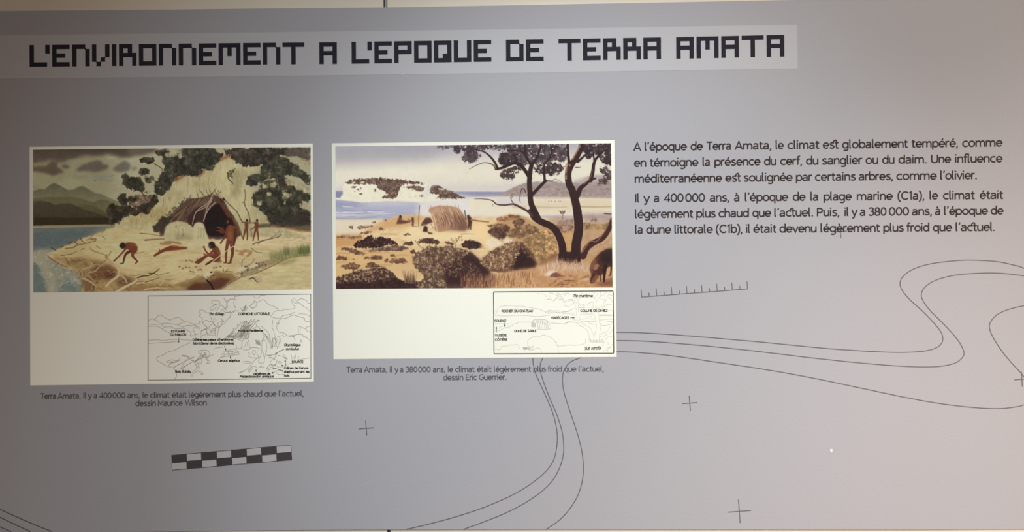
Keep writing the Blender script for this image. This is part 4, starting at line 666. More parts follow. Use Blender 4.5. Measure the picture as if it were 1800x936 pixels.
# ---------------------------------------------------------------- lettering: a monoline sans drawn stroke by stroke
def EL(cx, cy, rx, ry, a0=0, a1=360, n=18):
    t = np.radians(np.linspace(a0, a1, n)); return [(cx + rx * math.cos(q), cy + ry * math.sin(q)) for q in t]
def SP(*p): return spline(p, 5).tolist()
O1 = EL(4.7, 5.3, 3.75, 4.5); O1[-1] = O1[0]
BOWL = EL(4.9, 5.3, 3.6, 4.5); BOWL[-1] = BOWL[0]
BOWLL = EL(4.3, 5.3, 3.5, 4.5); BOWLL[-1] = BOWLL[0]
ARCH = [(1.1, 6.9)] + SP((1.1, 6.9), (2.4, 8.9), (4.6, 9.75), (6.5, 9.0), (7.3, 6.9)) + [(7.3, 0)]
Gl = {
 'a': (8.7, [SP((1.3, 8.6), (2.6, 9.6), (4.3, 9.8), (6.2, 9.2), (6.9, 7.4)) + [(6.9, 0)], SP((6.9, 5.8), (3.8, 5.6), (1.6, 4.7), (.95, 2.9), (1.8, 1.2), (3.5, .8), (5.6, 1.6), (6.9, 3.2))]),
 'b': (9.3, [[(1.1, 0), (1.1, 15.4)], BOWL]), 'c': (8.2, [EL(4.9, 5.3, 3.9, 4.5, 48, 312)]),
 'd': (9.3, [[(7.9, 0), (7.9, 15.4)], BOWLL]), 'e': (9.1, [[(.9, 5.2)] + [(8.2, 5.2)] + EL(4.55, 5.3, 3.65, 4.5, 0, 318, 20)]),
 'f': (5.4, [SP((5.5, 14.6), (4.2, 14.8), (2.7, 14.1), (2.2, 12)) + [(2.2, 0)], [(.1, 9.8), (5.0, 9.8)]]),
 'g': (9.3, [BOWLL, [(7.9, 10.5), (7.9, .2)] + SP((7.9, .2), (7.4, -2.4), (5.2, -3.6), (1.9, -3.1))]),
 'h': (8.6, [[(1.1, 0), (1.1, 15.4)], ARCH]), 'i': (3.3, [[(1.3, 0), (1.3, 10.5)], ([(1.3, 12.7), (1.3, 14.7)], 1.15)]),
 'j': (3.3, [[(1.3, 10.5), (1.3, -2), (-.2, -3.4)], [(1.3, 12.7), (1.3, 14.7)]]), 'k': (8, [[(1.1, 0), (1.1, 15.4)], [(7.2, 10.4), (1.3, 4.6)], [(3.4, 6.4), (7.6, 0)]]),
 'l': (4.0, [[(1.2, 15.4), (1.2, 2.2)] + SP((1.2, 2.2), (1.6, 1.0), (2.9, .8))]),
 'm': (13.6, [[(1.1, 0), (1.1, 10.5)], [(1.1, 6.9)] + SP((1.1, 6.9), (2.3, 8.9), (4.2, 9.75), (5.9, 9.0), (6.6, 6.9)) + [(6.6, 0)], [(6.6, 6.9)] + SP((6.6, 6.9), (7.8, 8.9), (9.7, 9.75), (11.4, 9.0), (12.2, 6.9)) + [(12.2, 0)]]),
 'n': (8.6, [[(1.1, 0), (1.1, 10.5)], ARCH]), 'o': (9.4, [O1]), 'p': (9.3, [[(1.1, -3.8), (1.1, 10.5)], BOWL]), 'q': (9.3, [[(7.9, -3.8), (7.9, 10.5)], BOWLL]),
 'r': (5.6, [[(1.1, 0), (1.1, 10.5)], SP((1.1, 6.6), (2.0, 8.7), (3.6, 9.8), (5.4, 9.7))]),
 's': (7.6, [SP((6.4, 9.0), (4.6, 9.8), (2.6, 9.5), (1.4, 7.8), (2.4, 6.2), (4.6, 5.2), (6.3, 3.9), (6.2, 1.9), (4.4, .8), (2.4, .9), (.8, 1.8))]),
 't': (5.6, [[(2.2, 13.2), (2.2, 2.8)] + SP((2.2, 2.8), (2.7, 1.2), (4.0, .8), (5.2, 1.0)), [(.1, 9.8), (5.1, 9.8)]]),
 'u': (8.6, [[(1.0, 10.5), (1.0, 3.6)] + SP((1.0, 3.6), (1.8, 1.5), (3.7, .75), (5.8, 1.6), (7.3, 3.6)), [(7.3, 10.5), (7.3, 0)]]),
 'v': (8.0, [[(.3, 10.5), (4.0, .3), (7.7, 10.5)]]), 'w': (12, [[(.3, 10.5), (3.2, .3), (6, 9.5), (8.8, .3), (11.7, 10.5)]]),
 'x': (8, [[(.5, 10.5), (7.5, 0)], [(7.5, 10.5), (.5, 0)]]), 'y': (8.0, [[(.3, 10.5), (4.1, .6)], [(7.7, 10.5), (3.4, -2.0)] + SP((3.4, -2.0), (2.4, -3.3), (.8, -3.3))]), 'z': (8, [[(.8, 9.8), (7, 9.8), (.8, .8), (7.2, .8)]]),
 'A': (11, [[(.5, 0), (5.5, 14.0), (10.5, 0)], [(2.3, 4.4), (8.7, 4.4)]]), 'B': (10, [[(1.3, .9), (1.3, 13.4)] + SP((1.3, 13.4), (6.2, 13.2), (7.6, 10.4), (5.6, 7.7), (1.3, 7.5)), SP((1.3, 7.5), (6.6, 7.1), (8.4, 4.1), (6.4, 1.1), (1.3, .9))]),
 'C': (11, [EL(6.3, 7.2, 5.2, 6.4, 45, 315, 20)]), 'D': (11.5, [[(1.3, .9), (1.3, 13.4), (4.6, 13.4)] + EL(4.6, 7.15, 5.6, 6.25, 90, -90, 14) + [(1.3, .9)]]),
 'E': (9.2, [[(8.2, 13.4), (1.3, 13.4), (1.3, .9), (8.4, .9)], [(1.3, 7.5), (7.6, 7.5)]]), 'G': (12, [EL(6.4, 7.2, 5.2, 6.4, 45, 330, 20) + [(11, 6.6), (7, 6.6)]]),
 'H': (11, [[(1.3, 0), (1.3, 14.3)], [(9.6, 0), (9.6, 14.3)], [(1.3, 7.5), (9.6, 7.5)]]), 'I': (3.8, [[(1.7, 0), (1.7, 14.3)]]), 'L': (8.4, [[(1.3, 14.3), (1.3, .9), (7.9, .9)]]),
 'M': (13, [[(1.3, 0), (1.3, 13.6), (6.5, 3.6), (11.7, 13.6), (11.7, 0)]]), 'N': (11.4, [[(1.3, 0), (1.3, 13.6), (10, .6), (10, 14.3)]]), 'O': (12.6, [EL(6.3, 7.15, 5.2, 6.4, 0, 360, 24)]),
 'P': (9.6, [[(1.3, 0), (1.3, 13.4)] + SP((1.3, 13.4), (6.2, 13.2), (8.2, 9.8), (6.2, 6.6), (1.3, 6.3))]), 'Q': (12.6, [EL(6.3, 7.15, 5.2, 6.4, 0, 360, 24), [(7, 3), (11, -1)]]),
 'R': (10, [[(1.3, 0), (1.3, 13.4)] + SP((1.3, 13.4), (6.2, 13.2), (8.0, 10.0), (6.2, 7.0), (1.3, 6.8)), [(5, 6.8), (9, 0)]]),
 'S': (9.4, [SP((8.2, 12.2), (5.6, 13.6), (2.4, 12.6), (1.6, 10.0), (3.6, 8.0), (6.6, 6.4), (8.2, 4.0), (6.6, 1.2), (3.8, .7), (1, 2))]),
 'T': (10, [[(.2, 13.4), (9.8, 13.4)], [(5, 13.4), (5, 0)]]), 'U': (11, [[(1.3, 14.3), (1.3, 5)] + SP((1.3, 5), (2.4, 1.8), (5.4, .8), (8.4, 1.8), (9.5, 5)) + [(9.5, 14.3)]]),
 'V': (10.6, [[(.4, 14.3), (5.3, .4), (10.2, 14.3)]]), 'W': (15, [[(.4, 14.3), (4, .4), (7.5, 13.4), (11, .4), (14.6, 14.3)]]), 'Z': (10, [[(.8, 13.4), (9, 13.4), (.8, .9), (9.2, .9)]]),
 '0': (8.9, [EL(4.45, 7.15, 3.45, 6.4, 0, 360, 20)]), '1': (5.6, [[(.9, 11.6), (3.5, 13.9), (3.5, 0)]]), '3': (8.6, [SP((1.2, 12.4), (3.4, 13.6), (6.2, 12.8), (6.9, 10.4), (5.6, 8.0), (3.4, 7.6)), SP((3.4, 7.6), (6.2, 7.1), (7.6, 4.2), (6.2, 1.4), (3.4, .7), (.8, 1.8))]),
 '4': (9, [[(6.5, 0), (6.5, 13.8), (.8, 4.0), (8.7, 4.0)]]), '8': (8.9, [EL(4.45, 10.4, 2.85, 3.2, 0, 360, 16), EL(4.45, 4.0, 3.4, 3.3, 0, 360, 16)]),
 ',': (3.6, [[(1.9, 1.8), (1.0, -2.4)]]), '.': (3.6, [([(1.7, 0), (1.7, 1.9)], 1.15)]), '(': (5, [SP((4.2, 15.4), (1.7, 11), (1.1, 6.2), (1.8, 1), (4.2, -3.4))]), ')': (5, [SP((.6, 15.4), (3.1, 11), (3.7, 6.2), (3.0, 1), (.6, -3.4))]),
 '’': (3.4, [[(2.1, 15.0), (1.2, 11.2)]]), "'": (3, [[(1.5, 14.8), (1.5, 11)]]), ' ': (3.6, []), '-': (5, [[(.6, 5.6), (4.4, 5.6)]]),
}
ACC = {'é': ('e', [(4.2, 11.9), (6.0, 14.7)]), 'è': ('e', [(5.0, 11.9), (3.1, 14.7)]), 'à': ('a', [(4.8, 11.9), (2.9, 14.7)]), 'â': ('a', [(1.8, 12), (4.2, 14.6), (6.6, 12)]),
       'É': ('E', [(4.2, 15.6), (6.4, 18.2)]), 'È': ('E', [(5.6, 15.6), (3.4, 18.2)]), 'Â': ('A', [(3.2, 15.6), (5.5, 18), (7.8, 15.6)]), 'Ô': ('O', [(4, 15.6), (6.3, 18), (8.6, 15.6)])}
for k, (b, ln) in ACC.items(): Gl[k] = (Gl[b][0], Gl[b][1] + [ln])
JOIN = SP((-2.2, 9.6), (-1.4, 12.6), (.4, 14.2), (2.0, 13.4), (2.25, 11.5))     # the arc that ties c-t and s-t together

def word_paths(s, x0, x1, base, k, joins=True, italic=0., wk=1.0):
    """strokes of one word fitted between x0 and x1; base(x) = baseline row; k = pixels per font unit"""
    adv = 0; out = []
    for i, ch in enumerate(s):
        a, st = Gl[ch]
        if joins and ch == 't' and i and s[i - 1] in 'cs': out.append((adv, JOIN, 1.))
        for p in st:
            wf = 1.
            if isinstance(p, tuple): p, wf = p
            out.append((adv, p, wf))
        adv += a
    lead, trail = .1, .3; sx = (x1 - x0) / max(adv - lead - trail, 1.)
    if len(s) == 1 and s in 'Il1': sx = k
    r = []
    for a, p, wf in out:
        q = [(x0 + (a + u - lead + italic * v) * sx, base(x0 + (a + u) * sx) - v * k) for u, v in p]
        r.append((q, wf * wk))
    return r
def text_line(name, words, b0, b1, k, stroke, Y, m, parent, joins=True, label=None, italic=0.):
    """words: [(text, x0, x1)]; b0 / b1: (x, y) of the baseline's ends"""
    f = lambda x: b0[1] + (b1[1] - b0[1]) * (x - b0[0]) / (b1[0] - b0[0])
    P = []
    for s, x0, x1 in words: P += [(q, wf * stroke) for q, wf in word_paths(s, x0, x1, f, k, joins, italic)]
    return strokes(name, P, stroke, Y, m, parent, label)
# ---------------------------------------------------------------- materials (linear colours)
WHITE2 = (.835, .83, .75); WHITE1 = (.93, .915, .84)
M_wall = mat('cream_wall_panel', (.70, .635, .535), .55, .03, 25, bump=.05)
M_gap = mat('dark_joint', (.06, .05, .04), .7, .1)
M_strip = mat('joint_profile', (.42, .40, .36), .45, .05)
M_floor = mat('grey_floor', (.22, .21, .2), .5, .15, 8)
M_board = mat('lavender_grey_print', (.375, .372, .41), .7, .035, 420, .15, bump=.12)
M_edge = mat('board_edge', (.5, .5, .48), .6, .03)
M_band = mat('pale_band_print', (.46, .458, .495), .7, .03, 420, .15)
M_title = mat('title_ink', (.021, .020, .029), .7, .08, 200, .1)
M_ink = mat('text_ink', (.042, .031, .031), .75, .1, 300, .1)
M_cap = mat('caption_ink', (.10, .092, .10), .7, .1, 300, .15)
M_line = mat('fine_line_ink', (.125, .112, .125), .7, .1, 300, .15)
M_dark = mat('scale_bar_ink', (.062, .054, .062), .7, .06, 300, .15)
M_light = mat('scale_bar_light', (.475, .47, .49), .7, .03, 300, .15)
M_card1 = mat('ivory_card_print', WHITE1, .7, .015, 300, .15)
M_card2 = mat('white_card_print', WHITE2, .7, .015, 300, .15)
M_frame1 = mat('grey_frame_ink', (.24, .215, .18), .7, .05)
M_frame2 = mat('black_frame_ink', (.085, .085, .065), .7, .05)
M_sk1 = mat('pencil_ink', (.50, .475, .41), .7, .06)
M_sk1d = mat('dark_pencil_ink', (.40, .375, .32), .7, .06)
M_sk2 = mat('faint_pencil_ink', (.62, .61, .54), .7, .04)
M_sk2d = mat('grey_pencil_ink', (.40, .37, .34), .7, .04)
M_key = mat('label_ink', (.055, .05, .04), .7, .05)
M_chip = mat('white_chip', (.95, .9, .9), .6, .02)
M_scr = mat('scratch', (.56, .55, .58), .6, .02)

# ---------------------------------------------------------------- the wall behind
YW = .0011
wall = empty('wall_back', (0, YW, 0)); wall['kind'] = 'structure'; wall['label'] = 'cream panelled wall behind the printed board'
def box(name, a, b, m, parent=None, label=None):
    (x0, y0, z0), (x1, y1, z1) = a, b
    V = [(x, y, z) for x in (x0, x1) for y in (y0, y1) for z in (z0, z1)]
    Fc = [(0, 1, 3, 2), (4, 6, 7, 5), (0, 4, 5, 1), (2, 3, 7, 6), (0, 2, 6, 4), (1, 5, 7, 3)]
    o = mesh(name, V, Fc, m, parent, label); return o
def keep(o, parent):
    o.parent = parent; o.matrix_parent_inverse = Matrix.Translation(parent.location).inverted(); return o
gx0 = [at(673.6, 5, YW).x, at(680.4, 933, YW).x]; gx1 = [at(680.8, 5, YW).x, at(686.9, 933, YW).x]
# the two panels meet at a slightly leaning profile, as in the photo
def wall_piece(name, xt0, xb0, xt1, xb1, y0, y1, m, label=None):
    zt, zb = at(677, 5, YW).z, at(683, 933, YW).z
    def X(xt, xb, z): return xt + (xb - xt) * (z - zt) / (zb - zt)
    V = []
    for (xt, xb) in ((xt0, xb0), (xt1, xb1)):
        for y in (y0, y1):
            for z in (0.0, 3.0): V.append((X(xt, xb, z), y, z))
    Fc = [(0, 1, 3, 2), (4, 6, 7, 5), (0, 4, 5, 1), (2, 3, 7, 6), (0, 2, 6, 4), (1, 5, 7, 3)]
    return keep(mesh(name, V, Fc, m, None, label), wall)
wall_piece('wall_panel', -3, -3, gx0[0], gx0[1], YW, YW + .018, M_wall, 'cream wall panel left of the joint')
wall_piece('wall_panel', gx1[0], gx1[1], 3, 3, YW, YW + .018, M_wall, 'cream wall panel right of the joint')
wall_piece('wall_core', -3, -3, 3, 3, YW + .018, YW + .05, M_gap)
g = gx1[0] - gx0[0]
wall_piece('joint_strip', gx0[0] + g * .27, gx0[1] + g * .27, gx1[0] - g * .24, gx1[1] - g * .24, YW + .003, YW + .018, M_strip, 'narrow metal strip in the wall joint')
fl = box('floor', (-3, -3, -.05), (3, .1, 0), M_floor); fl['kind'] = 'structure'; fl['label'] = 'grey floor below the display'

# ---------------------------------------------------------------- the information panel
panel = empty('information_panel', (0, 0, at(900, 932).z),
              'large lavender-grey printed museum panel with title, two painted scenes and French text', 'panel')
def part(o, parent=panel):
    o.parent = parent
    o.matrix_parent_inverse = Matrix.Translation(parent.location).inverted(); return o
top = [(-260, 21.5), (0, 19.6), (300, 17.0), (450, 15.2), (678, 13.2), (900, 9.2), (1150, 4.6), (1385, 0), (1800, -8), (2060, -13)]
bot = [(2060, 930), (1800, 931.2), (1600, 932.2), (1400, 932), (1000, 931.6), (640, 932), (450, 933.5), (300, 935.3), (0, 938), (-260, 940)]
board = part(slab('board', top + bot, 0, .0010, M_board))
e = .00012                                             # each printed layer lies this far in front of the one below
# contour lines
def curve_px(cropf, pts, n=10): return spline(cropf(pts), n)
R7 = crop(1060, 440, 2.432); R8 = crop(600, 620, 2.4)
LN = [curve_px(R7, [(30, 352), (60, 352), (140, 353), (300, 362), (500, 378), (700, 396), (900, 416), (1050, 428), (1200, 436), (1300, 437), (1380, 431), (1430, 415), (1452, 388), (1447, 355), (1420, 318), (1370, 265), (1310, 210), (1278, 170), (1270, 140), (1285, 110), (1330, 80), (1400, 59), (1500, 46), (1580, 43), (1680, 49), (1760, 65), (1800, 78), (1900, 125)]),
      curve_px(R7, [(30, 387), (60, 387), (160, 389), (300, 398), (500, 416), (700, 438), (900, 462), (1100, 483), (1250, 495), (1370, 500), (1450, 496), (1510, 481), (1542, 450), (1535, 415), (1505, 370), (1450, 310), (1400, 260), (1370, 220), (1361, 190), (1375, 160), (1420, 130), (1500, 108), (1600, 99), (1700, 99), (1800, 110), (1900, 125)]),
      curve_px(R7, [(30, 435), (60, 435), (150, 438), (300, 453), (500, 482), (700, 512), (900, 548), (1100, 590), (1300, 632), (1450, 658), (1600, 675), (1700, 678), (1770, 670), (1800, 662), (1860, 640)]),
      curve_px(R7, [(1860, 226), (1800, 238), (1740, 252), (1690, 273), (1660, 302), (1652, 330), (1665, 368), (1700, 425), (1740, 475), (1790, 530), (1830, 585)]),
      curve_px(R8, [(806, 0), (808, 24), (810, 50), (820, 90), (840, 135), (865, 190), (890, 250), (905, 305), (911, 355), (907, 410), (893, 460), (860, 505), (800, 555), (720, 603), (600, 655), (480, 695), (360, 727), (275, 747)]),
      curve_px(R8, [(862, 0), (850, 24), (840, 48), (840, 80), (855, 130), (880, 195), (910, 265), (930, 330), (938, 390), (935, 440), (915, 500), (875, 560), (800, 620), (700, 675), (600, 716), (516, 747)]),
      curve_px(R8, [(1050, 4), (1008, 22), (965, 42), (940, 75), (933, 115), (940, 170), (965, 250), (995, 340), (1015, 420), (1021, 490), (1015, 550), (995, 610), (960, 665), (920, 708), (865, 747)]),
      spline([(-60, 862), (0, 895.7), (33, 911), (67, 925.7), (92, 935.5)], 6), spline([(-60, 880), (0, 910), (28, 923.5), (54, 935.5)], 6), spline([(-60, 900), (0, 927), (20, 935.8)], 6)]
for i, p in enumerate(LN):
    part(strokes('contour_line', [p], 1.55 if i < 7 else 1.8, -e, M_line))
def cross(cx, cy, h, w=1.5):
    a = math.radians(4.3); u = np.array([math.cos(a), -math.sin(a)]) * h; v = np.array([math.sin(a), math.cos(a)]) * h; c0 = np.array([cx, cy])
    part(strokes('survey_cross', [[c0 - u, c0 + u], [c0 - v, c0 + v]], w, -1.5 * e, M_line))
for a in ((643.8, 753.3, 13.1), (1212.5, 709.2, 13.4), (1299.6, 899.6, 20.8), (1796.3, 667.2, 13.1), (1477.3, 407.3, 11.5)): cross(*a)
# chequered scale bar
TL, TR, BL, BR = map(np.array, ((301.2, 800.6), (511.8, 782.6), (302.4, 827.8), (513.3, 809.3)))
sb = part(slab('chequered_scale_bar', [TL, TR, BR, BL], -e, e * .5, M_dark, None, 'printed scale bar of two rows of dark and pale squares')) 
def bil(u, v): return (TL * (1 - u) + TR * u) * (1 - v) + (BL * (1 - u) + BR * u) * v
for r in range(2):
    for c_ in range(8):
        i0, i1 = .045 / 8 * .6, .11 * .45
        u0, u1, v0, v1 = c_ / 8, (c_ + 1) / 8, r / 2, (r + 1) / 2
        dk = (r + c_) % 2 == 0; g_ = 0 if dk else 1
        q = [bil(u0 + i0 * g_, v0 + i1 * g_ * .8), bil(u1 - i0 * g_, v0 + i1 * g_ * .8), bil(u1 - i0 * g_, v1 - i1 * g_ * .8), bil(u0 + i0 * g_, v1 - i1 * g_ * .8)]
        part(slab('dark_square' if dk else 'pale_square', q, -1.6 * e, e * .4, M_dark if dk else M_light), sb)
# ruler
a0, a1 = np.array((1128., 522.7)), np.array((1314., 508.3)); d = (a1 - a0) / 186.6; up = np.array([-.085, -.996])
ru = part(strokes('ruler_scale', [[a0 - d * .7, a1 + d * .7]], 1.4, -e, M_line, None, 'thin printed ruler line with long and short ticks'))
for i in range(15):
    p = a0 + (a1 - a0) * i / 14; part(strokes('tick', [[p, p + up * (13.4 if i % 2 == 0 else 6.6)]], 1.4, -1.3 * e, M_line), ru)
# title band and its blocky letters
band = part(slab('title_band', [(-260, 64.5), (0, 62), (450, 57), (900, 51.6), (1401, 43.6), (1402.3, 120.6), (900, 128.6), (450, 134.2), (0, 138.6), (-260, 141)], -e, e * .5, M_band, None, 'paler strip behind the title'))
PAT = {'L': 'X... X... X... X... XXXX', "'": 'X X', 'E': 'XXXX X... XXX. X... XXXX', 'N': 'XXX. X..X X..X X..X X..X', 'V': 'X..X X..X X..X X.X. .X..', 'I': 'X X X X X', 'R': 'XXX. X.X. XXXX X..X X..X',
       'O': 'XXXX X..X X..X X..X XXXX', 'M': 'XXXXX X.X.X X.X.X X...X X...X', 'T': 'XXXXX ..X.. ..X.. ..X.. ..X..', 'A': 'XXXX X..X XXXX X..X X..X', 'P': 'XXXX X..X XXXX X... X...', 'Q': 'XXXX X..X X..X X.XX XXXX', 'U': 'X..X X..X X..X X..X XXXX', 'D': 'XXX. X..X X..X X..X XXXX'}
TITLE = [('L', 51.8), ("'", 79.4), ('E', 91.6), ('N', 126.7), ('V', 161.6), ('I', 196.7), ('R', 209), ('O', 244), ('N', 279), ('N', 314), ('E', 349.4), ('M', 384.1), ('E', 427.1), ('N', 461.8), ('T', 496.4),
         ('A', 561.1), ('L', 617.9), ("'", 645.8), ('E', 657.9), ('P', 692.7), ('O', 727.7), ('Q', 762.6), ('U', 797.4), ('E', 832.5), ('D', 889.3), ('E', 924.5),
         ('T', 981.6), ('E', 1024.6), ('R', 1060), ('R', 1095.3), ('A', 1130.7), ('A', 1188.5), ('M', 1224.2), ('A', 1267.8), ('T', 1303.6), ('A', 1347.4)]
TY = ([52, 496, 561, 832, 981, 1188, 1347, 1400], [79.2, 75.0, 74.6, 70.6, 68.6, 65.2, 61.9, 61.0])
M_title.name = 'title_ink'
for ch, x in TITLE:
    rows = PAT[ch].split(); cw = 7.68 * (1 + .013 * x / 1400); V = []; Fc = []; idx = {}
    def vid(i, j):
        if (i, j) not in idx:
            X = x + i * cw + .007 * j * cw; y = float(np.interp(X, *TY)) + j * 7.66; idx[(i, j)] = len(V); V.append((X, y))
        return idx[(i, j)]
    for j, rw in enumerate(rows):
        for i, q in enumerate(rw):
            if q == 'X': Fc.append((vid(i, j), vid(i, j + 1), vid(i + 1, j + 1), vid(i + 1, j)))
    if ch in 'ND':       # the little slanted link at the shoulder
        n = len(V); X = x + 3 * cw; y = float(np.interp(X, *TY)) + 7.66; V += [(X - 1.5, y - .2), (X, y - 1.6), (X + 1.6, y + .2), (X, y + 1.4)]; Fc.append((n, n + 3, n + 2, n + 1))
    if ch == 'V':
        for (i, j) in ((1, 4), (2, 4), (3, 3)):
            n = len(V); X = x + i * cw; y = float(np.interp(X, *TY)) + j * 7.66; V += [(X - 1, y), (X, y - 1), (X + 1, y), (X, y + 1)]; Fc.append((n, n + 3, n + 2, n + 1))
    part(mesh('title_letter', at_np(V, -2.2 * e), Fc, M_title), band)

# ---------------------------------------------------------------- picture cards
q1 = [(52, 258.3), (549.6, 252.6), (551.6, 671.6), (53.2, 678.2)]
q2 = [(583, 252.2), (1080, 246.6), (1084, 628), (586.2, 632)]
card1 = part(slab('picture_card', q1, -1.8 * e, e * 1.2, M_card1, None, 'ivory card with the painting of a brushwood hut under a cliff'))
card2 = part(slab('picture_card', q2, -1.8 * e, e * 1.2, M_card2, None, 'white card with the painting of a thatched hut on the dunes'))

def picture(name, c, label, parent):
    n = c.W; h = c.H; u, v = np.meshgrid(np.linspace(0, 1, n), np.linspace(0, 1, h)); q = c.q
    def b(k): return (q[0, k] * (1 - u) + q[1, k] * u) * (1 - v) + (q[3, k] * (1 - u) + q[2, k] * u) * v
    PX, PY = b(0), b(1)
    V = at_np(np.stack([PX.ravel(), PY.ravel()], 1), -2.8 * e)
    idx = np.arange(n * h).reshape(h, n); Fq = np.stack([idx[:-1, :-1], idx[1:, :-1], idx[1:, 1:], idx[:-1, 1:]], -1).reshape(-1, 4)
    me = bpy.data.meshes.new(name); me.vertices.add(len(V)); me.vertices.foreach_set('co', V.astype(np.float32).ravel())
    me.loops.add(Fq.size); me.loops.foreach_set('vertex_index', Fq.astype(np.int32).ravel())
    me.polygons.add(len(Fq)); me.polygons.foreach_set('loop_start', np.arange(0, Fq.size, 4, dtype=np.int32)); me.update(calc_edges=True)
    alb = s2l(np.clip(c.img, 0, 255)) / illum(PX, PY); alb = np.clip(alb, .001, .96)
    ca = me.color_attributes.new('print', 'FLOAT_COLOR', 'POINT')
    ca.data.foreach_set('color', np.concatenate([alb, np.ones((h, n, 1))], -1).astype(np.float32).ravel())
    m = mat(name + '_print', (.5, .5, .5), .6, 0, 60, .2); nt = m.node_tree
    an = nt.nodes.new('ShaderNodeAttribute'); an.attribute_name = 'print'
    nt.links.new(an.outputs['Color'], nt.nodes['Principled BSDF'].inputs['Base Color'])
    return part(link(name, me, m, None, label), parent)
picture('painting', paint_left(), 'printed painting of people with driftwood before a brushwood hut by the sea', card1)
picture('painting', paint_right(), 'printed painting of dunes, a thatched hut, an island and dark pines', card2)

# ---------------------------------------------------------------- key drawings
def frame(q, w, Y, m, parent, name='drawing_frame', r=0):
    q = [np.array(p, float) for p in q]; P = []
    if r:
        for i in range(4):
            a, b, c_ = q[i - 1], q[i], q[(i + 1) % 4]; d0 = (a - b) / np.hypot(*(a - b)) * r; d1 = (c_ - b) / np.hypot(*(c_ - b)) * r
            P += [b + d0, b + (d0 + d1) * .28, b + d1]
    else: P = q
    return part(strokes(name, [P + [P[0]]], w, Y, m), parent)
frame([(260.3, 520.6), (546.0, 517.5), (546.5, 665.3), (260.3, 668.9)], 1.3, -3 * e, M_frame1, card1)
frame([(867.6, 513.6), (1077.8, 511.8), (1078.9, 621.6), (868.4, 622.6)], 1.7, -3 * e, M_frame2, card2, r=1.6)
def drawing(parent, sets, Y, name='line_drawing'):
    for (w, m, lst) in sets: part(strokes(name, lst, w, Y, m), parent)['kind'] = 'stuff'
a = crop(250, 510, 11.01); b = crop(400, 510, 11.01); c_ = crop(250, 590, 11.01); d_ = crop(400, 590, 11.01)
def S(f, *p, n=5): return spline(f(p), n)
thin = [S(a, (120, 590), (190, 558), (240, 575), (300, 510), (350, 487), (400, 510), (470, 552), (540, 585), (570, 568), (700, 532), (760, 575), (835, 612)), S(a, (245, 575), (280, 600), (315, 625)),
        S(a, (120, 665), (260, 668), (460, 645), (600, 662), (690, 668), (790, 625), (890, 620), (960, 655), (1040, 690), (1110, 725)), S(a, (120, 705), (290, 705), (380, 752), (460, 800), (560, 850)),
        S(a, (380, 752), (440, 722), (560, 715), (650, 755), (790, 745), (860, 775), (950, 825)), S(a, (370, 665), (400, 690), (440, 715)), S(a, (690, 670), (740, 700), (800, 720)), S(a, (790, 725), (850, 690), (930, 690), (1030, 705), (1110, 760)),
        S(a, (1000, 660), (1060, 660), (1100, 655), (1110, 610), (1160, 600)), S(a, (1165, 590), (1160, 540), (1100, 510), (1130, 480), (1100, 430), (1130, 390), (1200, 405), (1240, 440), (1300, 440)),
        S(a, (1340, 240), (1350, 215), (1380, 205), (1480, 215), (1500, 255), (1430, 280), (1360, 265), (1340, 240)), S(a, (1320, 380), (1315, 350), (1360, 320), (1410, 290), (1430, 330), (1400, 370), (1340, 395), (1320, 380)),
        S(a, (1440, 410), (1470, 350), (1505, 300)), S(a, (1520, 430), (1530, 395), (1580, 385)), S(a, (1720, 440), (1700, 510), (1660, 560), (1620, 600), (1600, 650), (1560, 665)),
        S(a, (1165, 640), (1200, 600), (1260, 590), (1300, 620), (1345, 600)), S(a, (1170, 640), (1200, 680), (1240, 700), (1270, 760)), S(a, (1290, 720), (1340, 670), (1390, 660), (1420, 720), (1410, 780), (1330, 800), (1300, 760), (1290, 720)),
        S(a, (1460, 690), (1470, 640), (1520, 620), (1550, 650), (1520, 700), (1460, 690)), S(a, (1370, 570), (1400, 555), (1430, 580), (1400, 605), (1375, 590)), S(a, (980, 740), (1000, 800), (1030, 860), (1080, 860)), S(a, (980, 735), (1080, 735)),
        S(a, (950, 825), (930, 880), (970, 890), (1030, 870)), S(a, (1140, 870), (1140, 800), (1180, 770), (1240, 750), (1250, 800), (1230, 860), (1160, 880)), S(a, (1270, 830), (1300, 860), (1330, 820), (1370, 850), (1420, 840), (1410, 880), (1350, 880), (1280, 880)),
        S(a, (1550, 650), (1490, 740), (1465, 820), (1450, 920)), S(a, (1760, 170), (1700, 180), (1650, 210), (1640, 250), (1640, 300), (1660, 340)), S(a, (1020, 880), (1040, 940), (1080, 960), (1130, 940), (1140, 880))]
dk = [S(a, (1575, 150), (1610, 200), (1640, 250), (1630, 330), (1600, 380)), S(a, (1500, 290), (1560, 310), (1600, 370), (1640, 390)), S(a, (1580, 420), (1640, 440), (1700, 425), (1725, 440)), S(a, (1350, 590), (1380, 650), (1400, 700)), S(a, (1520, 540), (1545, 580), (1580, 610), (1520, 600)), S(a, (1140, 800), (1190, 775), (1250, 745), (1230, 690)),
      S(a, (1330, 790), (1380, 750), (1420, 760), (1400, 830)), S(a, (1420, 720), (1480, 700), (1500, 720), (1440, 740)), S(a, (1760, 790), (1700, 850), (1640, 900), (1620, 936)), S(a, (1765, 830), (1720, 880), (1680, 936)), S(a, (1255, 820), (1265, 880)), S(a, (1330, 530), (1370, 640))]
